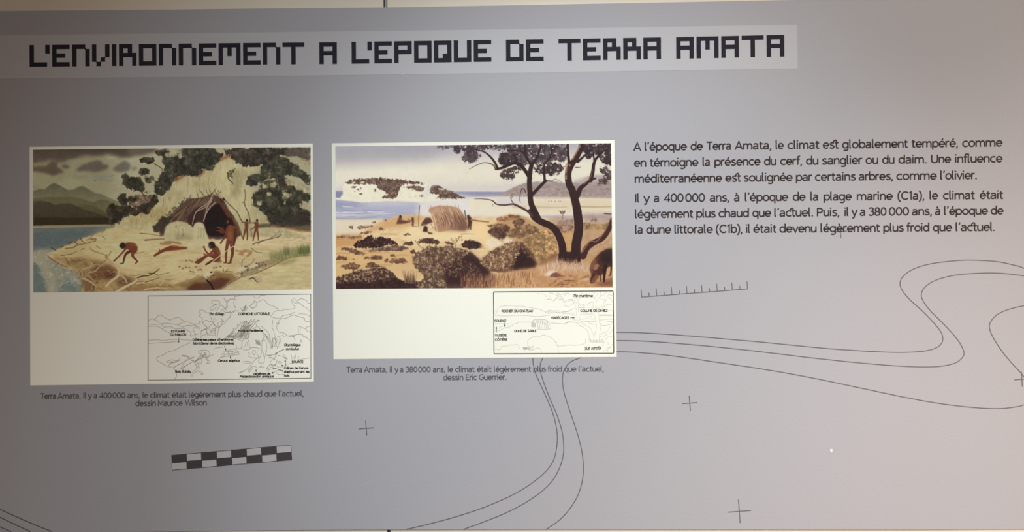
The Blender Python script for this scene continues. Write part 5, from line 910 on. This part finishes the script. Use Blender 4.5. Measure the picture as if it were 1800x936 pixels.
thin += [S(b, (0, 240), (30, 200), (90, 170), (125, 200), (120, 260)), S(b, (125, 100), (140, 130), (200, 120), (270, 100)), S(b, (135, 100), (140, 180), (180, 185)), S(b, (490, 100), (530, 150), (600, 150), (640, 110), (740, 100)),
         S(b, (530, 215), (570, 240), (620, 215), (690, 185), (730, 215), (780, 270), (850, 305), (910, 320), (930, 350), (980, 360), (985, 400), (1050, 400), (1090, 380), (1180, 375), (1280, 360), (1310, 330), (1270, 290), (1250, 240), (1240, 210), (1270, 170), (1310, 150)),
         S(b, (560, 230), (560, 300), (500, 350), (440, 330)), S(b, (1270, 215), (1320, 260), (1370, 245), (1440, 290), (1480, 325), (1530, 350), (1560, 390), (1600, 420)), S(b, (1310, 180), (1350, 215), (1410, 170), (1490, 185), (1540, 220), (1560, 255), (1610, 262)),
         S(b, (985, 400), (920, 410), (860, 480), (840, 515), (930, 545), (1050, 550), (1130, 545), (1230, 500), (1300, 480)), S(b, (1010, 530), (1060, 510), (1080, 490), (1180, 480), (1300, 430)), S(b, (1300, 490), (1400, 520), (1490, 550), (1500, 600), (1600, 605)), S(b, (1380, 460), (1450, 460), (1540, 480), (1600, 520)),
         S(b, (1040, 555), (990, 600), (950, 650), (1000, 640), (950, 700), (960, 760), (1000, 820), (1080, 830), (1140, 870), (1110, 900)), S(b, (1360, 700), (1420, 715), (1510, 755), (1530, 720), (1600, 700)), S(b, (1370, 700), (1370, 860)), S(b, (1410, 720), (1400, 850)), S(b, (1450, 860), (1480, 900), (1550, 920)), S(b, (1160, 890), (1250, 880), (1380, 860), (1450, 870)),
         S(b, (0, 570), (50, 520), (55, 440), (0, 430)), S(b, (70, 450), (130, 410), (220, 410)), S(b, (640, 690), (720, 760), (780, 820), (820, 900), (830, 936)), S(b, (880, 580), (870, 650), (860, 710)), S(b, (860, 720), (890, 790), (910, 860), (925, 936)), S(b, (1520, 740), (1530, 790), (1600, 820)),
         S(b, (680, 890), (720, 860), (760, 900), (770, 936)), S(b, (1030, 900), (1060, 880), (1100, 900)), S(b, (400, 936), (430, 840)), S(b, (310, 936), (340, 880), (400, 850)), S(b, (480, 760), (570, 710)), S(b, (440, 780), (480, 710), (500, 680))]
dk += [S(b, (120, 250), (130, 300), (160, 350)), S(b, (0, 440), (60, 430), (70, 450)), S(b, (110, 440), (140, 400), (170, 410)), S(b, (270, 400), (310, 380), (360, 290), (340, 370), (290, 420)), S(b, (250, 350), (300, 400), (360, 390), (380, 330)), S(b, (300, 350), (330, 330), (350, 300), (340, 350), (310, 370)), S(b, (520, 190), (510, 240), (450, 290), (430, 320), (470, 350), (510, 350)), S(b, (440, 300), (480, 270), (500, 250)),
       S(b, (0, 900), (60, 860), (120, 800)), S(b, (120, 800), (180, 740), (240, 660), (265, 610)), S(b, (100, 936), (200, 820), (300, 720), (380, 650)), S(b, (60, 936), (160, 830)), S(b, (260, 700), (330, 600), (320, 680), (260, 720)), S(b, (300, 690), (370, 600), (360, 660)), S(b, (410, 640), (450, 580), (470, 570)), S(b, (380, 660), (460, 620), (540, 555)), S(b, (430, 780), (480, 700), (540, 640), (620, 580)), S(b, (350, 590), (400, 640), (420, 660)), S(b, (480, 650), (510, 620), (600, 580)),
       S(b, (550, 670), (600, 720), (640, 770)), S(b, (220, 900), (280, 820), (320, 780)), S(b, (240, 936), (300, 850), (310, 820)), S(b, (180, 700), (200, 680), (190, 650)), S(b, (110, 770), (120, 740), (160, 740)), S(b, (680, 830), (720, 850), (750, 900)), S(b, (400, 936), (415, 860), (430, 830)), S(b, (1190, 900), (1290, 890), (1250, 910))]
for i in range(15):
    t = i / 15; dk.append(S(b, (270 + 250 * t, 700 - 60 * t), (180 + 230 * t, 830 - 70 * t), (90 + 200 * t, 960 - 50 * t)) if i % 2 else S(b, (330 + 120 * t, 720 - 50 * t), (250 + 160 * t, 860 - 30 * t), (200 + 200 * t, 950)))
thin += [S(c_, (120, 95), (290, 85), (400, 100), (560, 78), (800, 85), (970, 95)), S(c_, (120, 155), (300, 145), (560, 130), (720, 110)), S(c_, (940, 135), (850, 175), (760, 215), (620, 290), (500, 318), (400, 380), (300, 420), (280, 450), (300, 490), (400, 550), (480, 595), (600, 630), (640, 690)), S(c_, (670, 740), (660, 800), (620, 855)),
         S(c_, (460, 510), (560, 475), (620, 480), (660, 495), (740, 440)), S(c_, (470, 525), (560, 510), (640, 510), (740, 480)), S(c_, (500, 590), (560, 530), (600, 520)), S(c_, (600, 630), (700, 570), (790, 520), (880, 460), (1010, 410)), S(c_, (1000, 430), (900, 470), (830, 510), (790, 560)), S(c_, (740, 650), (780, 590), (790, 550)), S(c_, (780, 650), (860, 580), (960, 520)),
         S(c_, (780, 385), (850, 390), (900, 420), (930, 450)), S(c_, (790, 405), (870, 415), (900, 440)), S(c_, (940, 470), (1000, 520), (1040, 570), (1050, 640), (1000, 690), (950, 740), (945, 795)), S(c_, (960, 800), (1000, 730), (1080, 690), (1100, 640), (1100, 590), (1060, 530), (980, 480)), S(c_, (1100, 690), (1130, 740), (1170, 760), (1175, 730), (1130, 690)),
         S(c_, (1090, 330), (1090, 300), (1130, 290), (1250, 290), (1300, 340), (1290, 390), (1240, 430)), S(c_, (1090, 330), (1110, 350), (1150, 350), (1160, 310), (1140, 295)), S(c_, (1230, 430), (1300, 500), (1310, 535), (1250, 545), (1270, 500), (1220, 440)), S(c_, (1160, 440), (1140, 540), (1070, 550), (1130, 500)), S(c_, (1280, 420), (1340, 390), (1380, 375)),
         S(c_, (1380, 270), (1450, 240), (1560, 230)), S(c_, (1560, 300), (1640, 310), (1760, 300)), S(c_, (1500, 440), (1560, 400), (1640, 360), (1760, 350)), S(c_, (1510, 440), (1600, 410), (1760, 395)), S(c_, (1530, 380), (1560, 350), (1600, 345))]
dk += [S(c_, (500, 590), (560, 540), (640, 520), (680, 490)), S(c_, (600, 625), (740, 550)), S(c_, (740, 650), (820, 600), (940, 530)), S(c_, (770, 385), (800, 400)), S(c_, (1010, 500), (1060, 470), (1110, 400), (1150, 360)), S(c_, (1020, 510), (1080, 480), (1150, 440), (1200, 380)), S(c_, (1050, 490), (1160, 400), (1200, 370), (1180, 430), (1100, 470)), S(c_, (1130, 400), (1220, 370), (1250, 400)), S(c_, (1200, 330), (1230, 370), (1210, 420), (1280, 420)), S(c_, (1040, 560), (1060, 630), (1090, 590)), S(c_, (940, 470), (1000, 510)), S(c_, (1210, 330), (1240, 380)),
         S(c_, (1610, 60), (1680, -5)), S(c_, (1640, 70), (1730, -5))]
thin += [S(d_, (0, 385), (110, 380), (220, 370), (210, 340), (140, 330)), S(d_, (0, 350), (100, 350), (190, 310), (230, 300)), S(d_, (130, 60), (200, 75), (260, 100), (280, 150), (270, 240), (180, 250), (170, 180)), S(d_, (270, 250), (290, 110), (340, 60), (380, 60), (410, 120), (430, 240), (440, 260), (340, 285), (290, 260)), S(d_, (330, 230), (350, 170), (360, 110)), S(d_, (390, 220), (380, 130)), S(d_, (440, 240), (540, 235), (640, 255)), S(d_, (0, 290), (80, 270), (140, 260), (170, 280), (100, 310), (0, 330)),
         S(d_, (660, 110), (690, 90), (740, 110), (760, 200), (750, 330)), S(d_, (640, 250), (660, 330), (620, 440), (600, 520), (700, 530), (720, 430), (740, 340)), S(d_, (670, 120), (660, 200), (680, 320)), S(d_, (700, 330), (690, 420)), S(d_, (800, 20), (830, 90), (860, 130)), S(d_, (960, 30), (1000, 20), (1010, 100), (980, 200)), S(d_, (860, 140), (880, 60), (920, 60), (940, 120), (900, 220)), S(d_, (930, 20), (960, 100), (940, 160), (970, 260)), S(d_, (770, 225), (900, 220), (1020, 220)), S(d_, (1030, 60), (1010, 150)),
         S(d_, (1460, 20), (1540, 50), (1600, 105)), S(d_, (1280, 20), (1310, 100)), S(d_, (1420, 70), (1420, 130), (1440, 90)), S(d_, (1150, 560), (1240, 540), (1280, 545)), S(d_, (1380, 470), (1480, 455), (1600, 432)), S(d_, (1230, 360), (1250, 470)), S(d_, (1330, 340), (1300, 470)), S(d_, (1280, 400), (1300, 470)), S(d_, (1380, 400), (1360, 470)), S(d_, (1010, 630), (1080, 595), (1140, 575)),
         S(d_, (390, 670), (440, 630), (500, 595), (550, 610), (575, 650), (540, 660)), S(d_, (390, 680), (420, 710), (470, 660)), S(d_, (610, 600), (620, 620), (660, 580), (660, 620), (720, 610)), S(d_, (750, 650), (800, 580), (850, 560), (920, 580), (950, 520), (960, 470)), S(d_, (750, 655), (830, 620), (900, 590)), S(d_, (740, 700), (820, 660), (900, 655)), S(d_, (870, 750), (930, 690), (1020, 680), (1070, 700), (1060, 760), (980, 750), (940, 710)),
         S(d_, (820, 560), (850, 480), (920, 470), (870, 440), (780, 430)), S(d_, (770, 385), (850, 380), (920, 375), (950, 390), (900, 440)), S(d_, (970, 380), (1030, 400), (1070, 405)), S(d_, (1070, 350), (1100, 400), (1140, 440), (1160, 460)), S(d_, (1070, 420), (1120, 450), (1160, 460)), S(d_, (970, 520), (1000, 500), (1050, 520), (1020, 545), (980, 530)), S(d_, (1000, 620), (920, 570)), S(d_, (200, 735), (300, 700), (380, 650), (460, 560), (560, 450), (610, 420)), S(d_, (290, 515), (380, 500), (480, 520)), S(d_, (330, 545), (420, 540), (470, 510)), S(d_, (500, 290), (480, 330), (520, 380), (540, 300), (500, 290)), S(d_, (390, 420), (420, 400), (460, 430), (560, 440)), S(d_, (390, 330), (430, 350), (410, 380)), S(d_, (560, 320), (590, 400), (600, 460))]
dk += [S(d_, (540, 90), (580, 110), (620, 100)), S(d_, (530, 150), (590, 160), (640, 150)), S(d_, (560, 190), (600, 170), (640, 200)), S(d_, (560, 90), (600, 140), (640, 190)), S(d_, (600, 80), (620, 150)), S(d_, (740, 10), (780, 90), (830, 180), (870, 250)), S(d_, (760, 10), (820, 110), (880, 220)), S(d_, (860, 30), (880, 110), (870, 240)), S(d_, (900, 40), (930, 110), (920, 160)), S(d_, (830, 260), (880, 180)), S(d_, (760, 380), (810, 395), (860, 380)), S(d_, (790, 430), (850, 430), (910, 470)), S(d_, (1080, 420), (1150, 450)), S(d_, (590, 290), (600, 300)), S(d_, (750, 650), (790, 600)), S(d_, (870, 740), (930, 690)), S(d_, (840, 570), (910, 570), (950, 530)), S(d_, (200, 735), (330, 680)), S(d_, (400, 690), (460, 640)), S(d_, (660, 120), (700, 40), (730, 20)), S(d_, (740, 320), (750, 300)), S(d_, (470, 625), (490, 640))]
for i in range(20):
    t = i / 20; dk.append(S(d_, (10 + 170 * t, 0), (0 + 120 * t, 30 + 10 * t))); 
for i in range(9):
    dk.append(S(d_, (540 + 10 * i, 100 + (i % 3) * 18), (560 + 9 * i, 130 + (i % 2) * 30)))
drawing(card1, [(.8, M_sk1, thin), (.85, M_sk1d, dk)], -3.1 * e)
a = crop(860, 505, 14.86); b = crop(970, 505, 14.86); c_ = crop(860, 565, 14.4); d_ = crop(970, 565, 14.4)
thin = [S(a, (140, 630), (200, 630)), S(a, (150, 730), (200, 650), (230, 540), (320, 500), (460, 490), (600, 485), (700, 500), (850, 500), (980, 520), (1130, 545), (1300, 575), (1400, 620), (1500, 670), (1605, 720)), S(a, (150, 735), (400, 755), (700, 738), (1000, 745), (1250, 765), (1560, 735)), S(a, (1500, 620), (1590, 600), (1660, 620), (1783, 620)), S(a, (1480, 645), (1600, 650), (1783, 650)),
        S(a, (1260, 150), (1300, 180), (1400, 175), (1460, 200), (1480, 240), (1560, 225), (1570, 280), (1520, 320), (1610, 310), (1650, 350), (1700, 350), (1740, 300), (1783, 290)), S(a, (1560, 150), (1660, 165), (1720, 180), (1783, 220)), S(a, (720, 930), (780, 910), (1080, 912)),
        S(b, (130, 120), (180, 180), (260, 280), (320, 370)), S(b, (0, 170), (100, 185), (170, 230), (230, 300), (300, 400)), S(b, (150, 120), (230, 230), (300, 320), (330, 390), (420, 380), (500, 340), (560, 380), (600, 430), (625, 500), (640, 600), (650, 760), (680, 860), (720, 936)), S(b, (330, 370), (440, 320), (520, 315), (570, 340), (640, 410), (650, 400)), S(b, (600, 200), (640, 280), (690, 340)), S(b, (690, 340), (740, 280), (790, 120)), S(b, (690, 340), (690, 480), (700, 620), (720, 800), (760, 936)), S(b, (300, 290), (330, 220), (400, 180), (450, 170)), S(b, (0, 350), (60, 350), (100, 290), (160, 260), (140, 230)), S(b, (160, 320), (240, 320), (270, 360)),
        S(b, (320, 400), (330, 480), (400, 500), (440, 525), (470, 480), (560, 440), (570, 400)), S(b, (0, 620), (200, 620), (340, 640), (450, 610), (560, 570), (610, 550)), S(b, (0, 650), (200, 655), (360, 650), (480, 620)), S(b, (700, 540), (850, 530), (1060, 525)), S(b, (700, 420), (750, 470), (820, 450), (900, 430), (940, 460), (980, 410), (1080, 395)), S(b, (900, 120), (900, 260)), S(b, (830, 460), (820, 560)), S(b, (850, 460), (850, 550)), S(b, (420, 120), (430, 170), (520, 185)), S(b, (230, 200), (330, 160), (430, 160)), S(b, (620, 120), (630, 190)),
        S(b, (1070, 120), (1100, 220), (1090, 380), (1070, 480), (1080, 620), (1120, 760), (1150, 936)), S(b, (1130, 120), (1100, 200), (1130, 300)), S(b, (1270, 120), (1260, 240), (1180, 340), (1150, 440), (1160, 560), (1220, 680), (1230, 800), (1250, 936)), S(b, (1200, 120), (1180, 200), (1130, 310)), S(b, (1260, 250), (1350, 190), (1450, 130)), S(b, (1370, 200), (1390, 300), (1360, 400), (1330, 480), (1250, 540)), S(b, (1510, 120), (1440, 280), (1400, 380), (1370, 500), (1300, 570)), S(b, (1400, 460), (1490, 455), (1580, 430)), S(b, (1480, 260), (1540, 310), (1570, 380)), S(b, (1180, 380), (1220, 378)), S(b, (1260, 270), (1300, 320), (1370, 320)), S(b, (1480, 180), (1540, 210), (1590, 210)),
        S(b, (280, 710), (330, 685), (600, 700)), S(b, (520, 740), (630, 735)), S(b, (720, 720), (900, 700), (1080, 705)), S(b, (1160, 545), (1250, 550)), S(b, (1240, 720), (1590, 720)), S(b, (1240, 750), (1590, 745)), S(b, (720, 840), (900, 825), (1120, 830)), S(b, (1240, 840), (1590, 840)), S(b, (1240, 870), (1400, 880), (1590, 900)), S(b, (540, 845), (630, 860)), S(b, (380, 936), (450, 910), (560, 910)), S(b, (760, 910), (900, 900), (1140, 900)), S(b, (1480, 605), (1580, 615)), S(b, (690, 630), (720, 690)),
        S(c_, (140, 65), (500, 68), (640, 70), (720, 35), (780, 20), (1080, 25)), S(c_, (140, 240), (240, 238), (300, 210), (390, 170), (500, 145), (570, 110), (610, 75)), S(c_, (250, 180), (260, 150), (360, 120)), S(c_, (1540, 35), (1640, 50), (1728, 50)),
        S(c_, (150, 715), (210, 710), (260, 725), (290, 690), (300, 645), (370, 630), (460, 625), (520, 595), (590, 608), (680, 582), (730, 610), (760, 680), (790, 710)), S(c_, (975, 620), (970, 520), (1010, 450), (1100, 400), (1200, 395), (1270, 395), (1350, 350), (1460, 365), (1530, 400), (1600, 435), (1640, 480), (1670, 520), (1700, 530), (1710, 600)), S(c_, (975, 625), (1040, 650), (1110, 630), (1100, 690), (1060, 740), (980, 720)), S(c_, (1060, 735), (1140, 710), (1200, 680), (1270, 680), (1310, 720), (1335, 810)), S(c_, (1200, 215), (1400, 205), (1550, 185), (1540, 90), (1500, 0)),
        S(d_, (0, 50), (180, 60), (300, 65), (400, 30), (490, 20), (640, 45), (700, 100), (800, 150), (880, 210), (930, 300), (950, 400), (940, 490)), S(d_, (740, 0), (790, 60), (900, 120), (980, 180), (1020, 260), (1060, 380), (1080, 380), (1110, 250), (1130, 130), (1120, 0)), S(d_, (300, 65), (370, 80)), S(d_, (780, 20), (880, 20), (1110, 15)), S(d_, (1210, 0), (1230, 80), (1240, 130), (1200, 400), (1220, 410), (1280, 300), (1360, 290), (1450, 190), (1500, 80), (1540, 20)), S(d_, (1230, 90), (1300, 105), (1480, 90)), S(d_, (1290, 470), (1320, 380), (1400, 330), (1500, 280), (1540, 200)), S(d_, (920, 50), (1020, 65), (1120, 80)),
        S(d_, (1550, 380), (1480, 380), (1400, 420), (1340, 500), (1300, 600), (1310, 760), (1340, 770), (1400, 680), (1450, 640)), S(d_, (1370, 560), (1420, 540), (1430, 590), (1390, 615)), S(d_, (0, 420), (50, 470), (80, 520), (120, 540), (130, 610), (220, 630), (350, 612), (500, 600), (570, 612), (700, 595), (790, 580), (850, 530), (870, 440)), S(d_, (150, 630), (175, 800)), S(d_, (930, 520), (960, 430)), S(d_, (860, 500), (850, 440))]
dk = [S(a, (1120, 930), (1170, 840)), S(a, (1170, 850), (1300, 835), (1480, 860), (1560, 930))] + [S(c_, (1080 + 18 * i, 10 + 8 * i), (1070 + 16 * i, 90 + 5 * i), (1075 + 16 * i, 150)) for i in range(7)] + [S(c_, (1200 + 45 * i, 10), (1230 + 42 * i, 100), (1240 + 42 * i, 205 - 3 * i)) for i in range(7)] \
     + [S(a, (1180 + 50 * i, 850), (1150 + 60 * i, 936)) for i in range(5)] + [S(c_, (850 + 14 * i, 650 + 8 * (i % 3)), (870 + 10 * i, 720)) for i in range(9)] + [S(c_, (960 + 20 * i, 660 + 10 * (i % 2)), (985 + 18 * i, 715)) for i in range(5)] + [S(d_, (985 + 24 * i, 460 + 14 * (i % 3)), (990 + 23 * i, 540)) for i in range(14)] + [S(d_, (1400 + 30 * i, 700 - 30 * i), (1420 + 28 * i, 770 - 40 * i)) for i in range(5)] + [S(b, (890 + 45 * i, 760), (910 + 45 * i, 790)) for i in range(4)]
drawing(card2, [(.65, M_sk2, thin), (.6, M_sk2d, dk)], -3.1 * e)
# labels of the key drawings: text, x0, x1, baseline y, font scale, italic
def key_label(t, x0, x1, y, k, parent, it=0, sw=1.25):
    ws = t.split(' '); tot = [sum(Gl[c][0] for c in w_) for w_ in ws]; sp = 4.5; s_ = (x1 - x0) / (sum(tot) + sp * (len(ws) - 1)); x = x0; L = []
    for w_, n_ in zip(ws, tot): L.append((w_, x, x + n_ * s_ - .4)); x += (n_ + sp) * s_
    text_line('drawing_label', L, (x0, y), (x1, y - (x1 - x0) * .006), k, sw, -3.5 * e, M_key, parent, False, 'the words ' + t, it)
    part(col.objects[-1], parent)
A_ = lambda x: 250 + x / 11.01; B_ = lambda x: 400 + x / 11.01
K1 = [('Pin d’Alep', A_(1305), A_(1585), 510 + 493 / 11.01, .33, 0), ('ESTUAIRE', A_(560), A_(838), 510 + 822 / 11.01, .27, 0), ('DU PAILLON', A_(545), A_(855), 510 + 888 / 11.01, .27, 0), ('CORNICHE LITTORALE', B_(205), B_(822), 510 + 488 / 11.01, .29, 0), ('Hutte acheuléenne', B_(205), B_(690), 510 + 812 / 11.01, .29, 0),
      ('Différentes peaux d’herbivores', A_(978), B_(118), 590 + 107 / 11.01, .27, 0), ('(dont Dama dama clactoniana)', A_(978), B_(128), 590 + 176 / 11.01, .27, .2), ('Cervus elaphus', A_(1460), B_(238), 590 + 513 / 11.01, .29, .2), ('Bois flottés', A_(640), A_(942), 590 + 727 / 11.01, .32, 0), ('Oryctolagus', B_(1092), B_(1415), 590 + 208 / 11.01, .3, .2), ('cuniculus', B_(1125), B_(1382), 590 + 284 / 11.01, .28, .2),
      ('SOURCE', B_(1240), B_(1472), 590 + 533 / 11.01, .26, 0), ('Crânes de Cervus', B_(1092), B_(1568), 590 + 656 / 11.01, .28, 0), ('elaphus portant les', B_(1095), B_(1588), 590 + 727 / 11.01, .28, 0), ('bois', B_(1095), B_(1200), 590 + 800 / 11.01, .28, 0), ('Vertèbres de', B_(488), B_(832), 590 + 767 / 11.01, .28, 0), ('Palaeoloxodon antiquus', B_(235), B_(892), 590 + 818 / 11.01, .27, .2)]
for t, x0, x1, y, k, it in K1: key_label(t, x0, x1, y, k * 1.04, card1, it, 1.05)
P_ = lambda x: 860 + x / 14.86; Q_ = lambda x: 970 + x / 14.86; P2 = lambda x: 860 + x / 14.4; Q2 = lambda x: 970 + x / 14.4
K2 = [('ROCHER DU CHÂTEAU', P_(325), P_(1145), 505 + 660 / 14.86, .30, 0), ('SOURCE', P_(135), P_(455), 505 + 916 / 14.86, .29, 0), ('MARÉCAGES', P_(1612), Q_(462), 505 + 832 / 14.86, .28, 0), ('Pin maritime', Q_(572), Q_(1078), 505 + 265 / 14.86, .33, 0), ('COLLINE DE CIMIEZ', Q_(745), Q_(1462), 505 + 650 / 14.86, .29, 0),
      ('DUNE DE SABLE', P2(635), P2(1198), 565 + 276 / 14.4, .28, 0), ('VASIÈRE', P2(142), P2(450), 565 + 388 / 14.4, .28, 0), ('CÔTIÈRE', P2(145), P2(468), 565 + 498 / 14.4, .28, 0), ('Sus scrofa', Q2(825), Q2(1238), 565 + 722 / 14.4, .36, .2)]
for t, x0, x1, y, k, it in K2: key_label(t, x0, x1, y, k * 1.04, card2, it, .95)
def arrow(p0, p1, parent, hl=3.2, hw=2.6, w=.8):
    p0 = np.array(p0, float); p1 = np.array(p1, float); d = (p1 - p0) / np.hypot(*(p1 - p0)); n = np.array([-d[1], d[0]]); b = p1 - d * hl
    V, Fc = ribbon([[p0, b + d * .5]], w); k = len(V); V = list(V) + [b + n * hw / 2, p1, b - n * hw / 2]; Fc = list(Fc) + [(k, k + 1, k + 2)]
    part(mesh('arrow', at_np(np.array(V), -3.4 * e), Fc, M_key), parent)
for p0, p1 in (((A_(705), 590 + 30 / 11), (A_(703), 590 + 150 / 11)), ((A_(1590), 590 + 205 / 11), (A_(1625), 590 + 298 / 11)), ((A_(1708), 590 + 450 / 11), (A_(1706), 590 + 398 / 11)), ((B_(1095), 590 + 265 / 11), (B_(915), 590 + 362 / 11)), ((B_(1130), 590 + 580 / 11), (B_(1112), 590 + 468 / 11)), ((B_(1040), 590 + 570 / 11), (B_(1085), 590 + 600 / 11)),
               ((B_(1070), 590 + 682 / 11), (B_(862), 590 + 626 / 11)), ((B_(552), 590 + 705 / 11), (B_(552), 590 + 660 / 11)), ((B_(845), 590 + 735 / 11), (B_(890), 590 + 708 / 11))): arrow(p0, p1, card1)
for p0, p1 in (((P_(405), 566.5), (P2(395), 565 + 160 / 14.4)), ((P2(180), 565 + 285 / 14.4), (P2(180), 565 + 125 / 14.4)), ((Q_(475), 505 + 800 / 14.86), (Q_(610), 505 + 798 / 14.86))): arrow(p0, p1, card2, 4.6, 2.9)

# ---------------------------------------------------------------- captions and running text
def words(s, cx, x0, k): return [(w_, x0 + a_ / k, x0 + b_ / k) for w_, (a_, b_) in zip(s.split(), cx)]
def para(name, lines, k, sw, m, Y, label, joins=True):
    allx = [w_ for L in lines for w_ in L[0]]; p = empty(name, (at(allx[0][1], lines[0][1][1]).x, Y, at(allx[0][1], lines[0][1][1]).z), label); part(p)
    wl = p.location.copy(); p.matrix_parent_inverse = Matrix.Identity(4); p.location = wl - panel.location
    for ws, b0, b1 in lines:
        o = text_line('text_line', ws, b0, b1, k, sw, Y, m, None, joins)
        o.parent = p; o.matrix_parent_inverse = Matrix.Translation(wl).inverted()
c1 = words('Terra Amata, il y a 400 000 ans, le climat était légèrement plus chaud que l’actuel,', [(108, 203), (213, 353), (368, 387), (398, 418), (432, 453), (467, 540), (546, 623), (637, 714), (729, 760), (775, 893), (908, 997), (1010, 1235), (1250, 1328), (1341, 1457), (1471, 1543), (1557, 1710)], 40, 3.4615)
c1b = words('dessin Maurice Wilson.', [(686, 810), (822, 972), (988, 1130)], 40, 3.4615)
para('caption', [(c1, (71.2, 702.0), (534, 697.0)), (c1b, (238, 714.6), (366, 713.2))], .70, 1.5, M_cap, -e * 1.4, 'two-line caption under the hut and cliff painting', False)
c2 = words('Terra Amata, il y a 380 000 ans, le climat était légèrement plus froid que l’actuel,', [(66, 162), (173, 315), (329, 347), (360, 380), (391, 412), (425, 496), (502, 577), (591, 668), (683, 713), (727, 845), (860, 948), (962, 1188), (1203, 1280), (1291, 1378), (1392, 1464), (1478, 1632)], 590, 3.4615)
c2b = words('dessin Eric Guerrier.', [(655, 777), (791, 858), (871, 1040)], 590, 3.4615)
para('caption', [(c2, (609, 655.4), (1061, 653.6)), (c2b, (779, 669.0), (890, 668.2))], .70, 1.5, M_cap, -e * 1.4, 'two-line caption under the dunes painting', False)
G1, G2 = 1100, 1440; k_ = 4.926
def W(s, l):      # l: positions; a third value 1 marks the right-hand crop
    out = []
    for w_, q in zip(s.split(), l):
        a_, b_, s0, s1 = (q + (0, 0))[:4] if len(q) == 2 else q
        out.append((w_, (G2 if s0 else G1) + a_ / k_, (G2 if s1 else G1) + b_ / k_))
    return out
def R(*t): return [(x, y, 1, 1) for x, y in t]
L1 = W('A l’époque de Terra Amata, le climat est globalement tempéré, comme', [(68, 130), (162, 528), (562, 667), (698, 913), (945, 1265), (1297, 1366), (1400, 1676)] + R((32, 168), (200, 768), (800, 1205), (1238, 1587)))
L2 = W('en témoigne la présence du cerf, du sanglier ou du daim. Une influence', [(72, 178), (208, 628), (664, 730), (767, 1165), (1198, 1304), (1337, 1530), (1562, 1668)] + R((24, 372), (402, 512), (547, 653), (688, 932), (967, 1140), (1175, 1587)))
L3 = W('méditerranéenne est soulignée par certains arbres, comme l’olivier.', [(77, 832), (862, 997), (1020, 1443), (1473, 1613), (1638, 317, 0, 1)] + R((343, 642), (668, 1017), (1048, 1368)))
L4 = W('Il y a 400 000 ans, à l’époque de la plage marine (C1a), le climat était', [(78, 118), (155, 206), (243, 291), (330, 500), (515, 685), (727, 898), (938, 986), (1030, 1405), (1447, 1555), (1598, 1668)] + R((38, 280), (325, 636), (678, 913), (955, 1028), (1072, 1348), (1390, 1593)))
L5 = W('légèrement plus chaud que l’actuel. Puis, il y a 380 000 ans, à l’époque de', [(78, 583), (610, 778), (803, 1068), (1097, 1257), (1285, 1625), (1653, 178, 0, 1)] + R((218, 257), (282, 328), (352, 402), (427, 582), (603, 778), (803, 980), (1003, 1052), (1080, 1460), (1487, 1595)))
L6 = W('la dune littorale (C1b), il était devenu légèrement plus froid que l’actuel.', [(80, 148), (178, 392), (420, 752), (780, 1013), (1040, 1078), (1105, 1305), (1332, 1653)] + R((10, 525), (555, 732), (757, 955), (985, 1150), (1180, 1525)))
para('text_paragraph', [(L1, (1115, 265.5), (1762, 257.6)), (L2, (1115, 293.6), (1762, 285.4)), (L3, (1115, 321.6), (1718, 315.0))], 1.03, 2.3, M_ink, -2 * e, 'three-line upper paragraph of dark French text')
para('text_paragraph', [(L4, (1115, 356.0), (1763, 349.8)), (L5, (1116, 383.8), (1763, 377.2)), (L6, (1116, 411.2), (1750, 406.2))], 1.03, 2.3, M_ink, -2 * e, 'three-line lower paragraph of dark French text')
# small damages of the print
part(slab('white_chip', [(1459, 790.9), (1463.2, 790.3), (1463, 795), (1460.2, 795.1)], -e, e * .5, M_chip, None, 'tiny white chip in the print'))
part(strokes('scratch', [spline([(703, 131), (708, 131.4), (712, 134.5), (719, 134.2)], 4)], .8, -1.6 * e, M_scr, None, 'small pale scratch under the title band'))
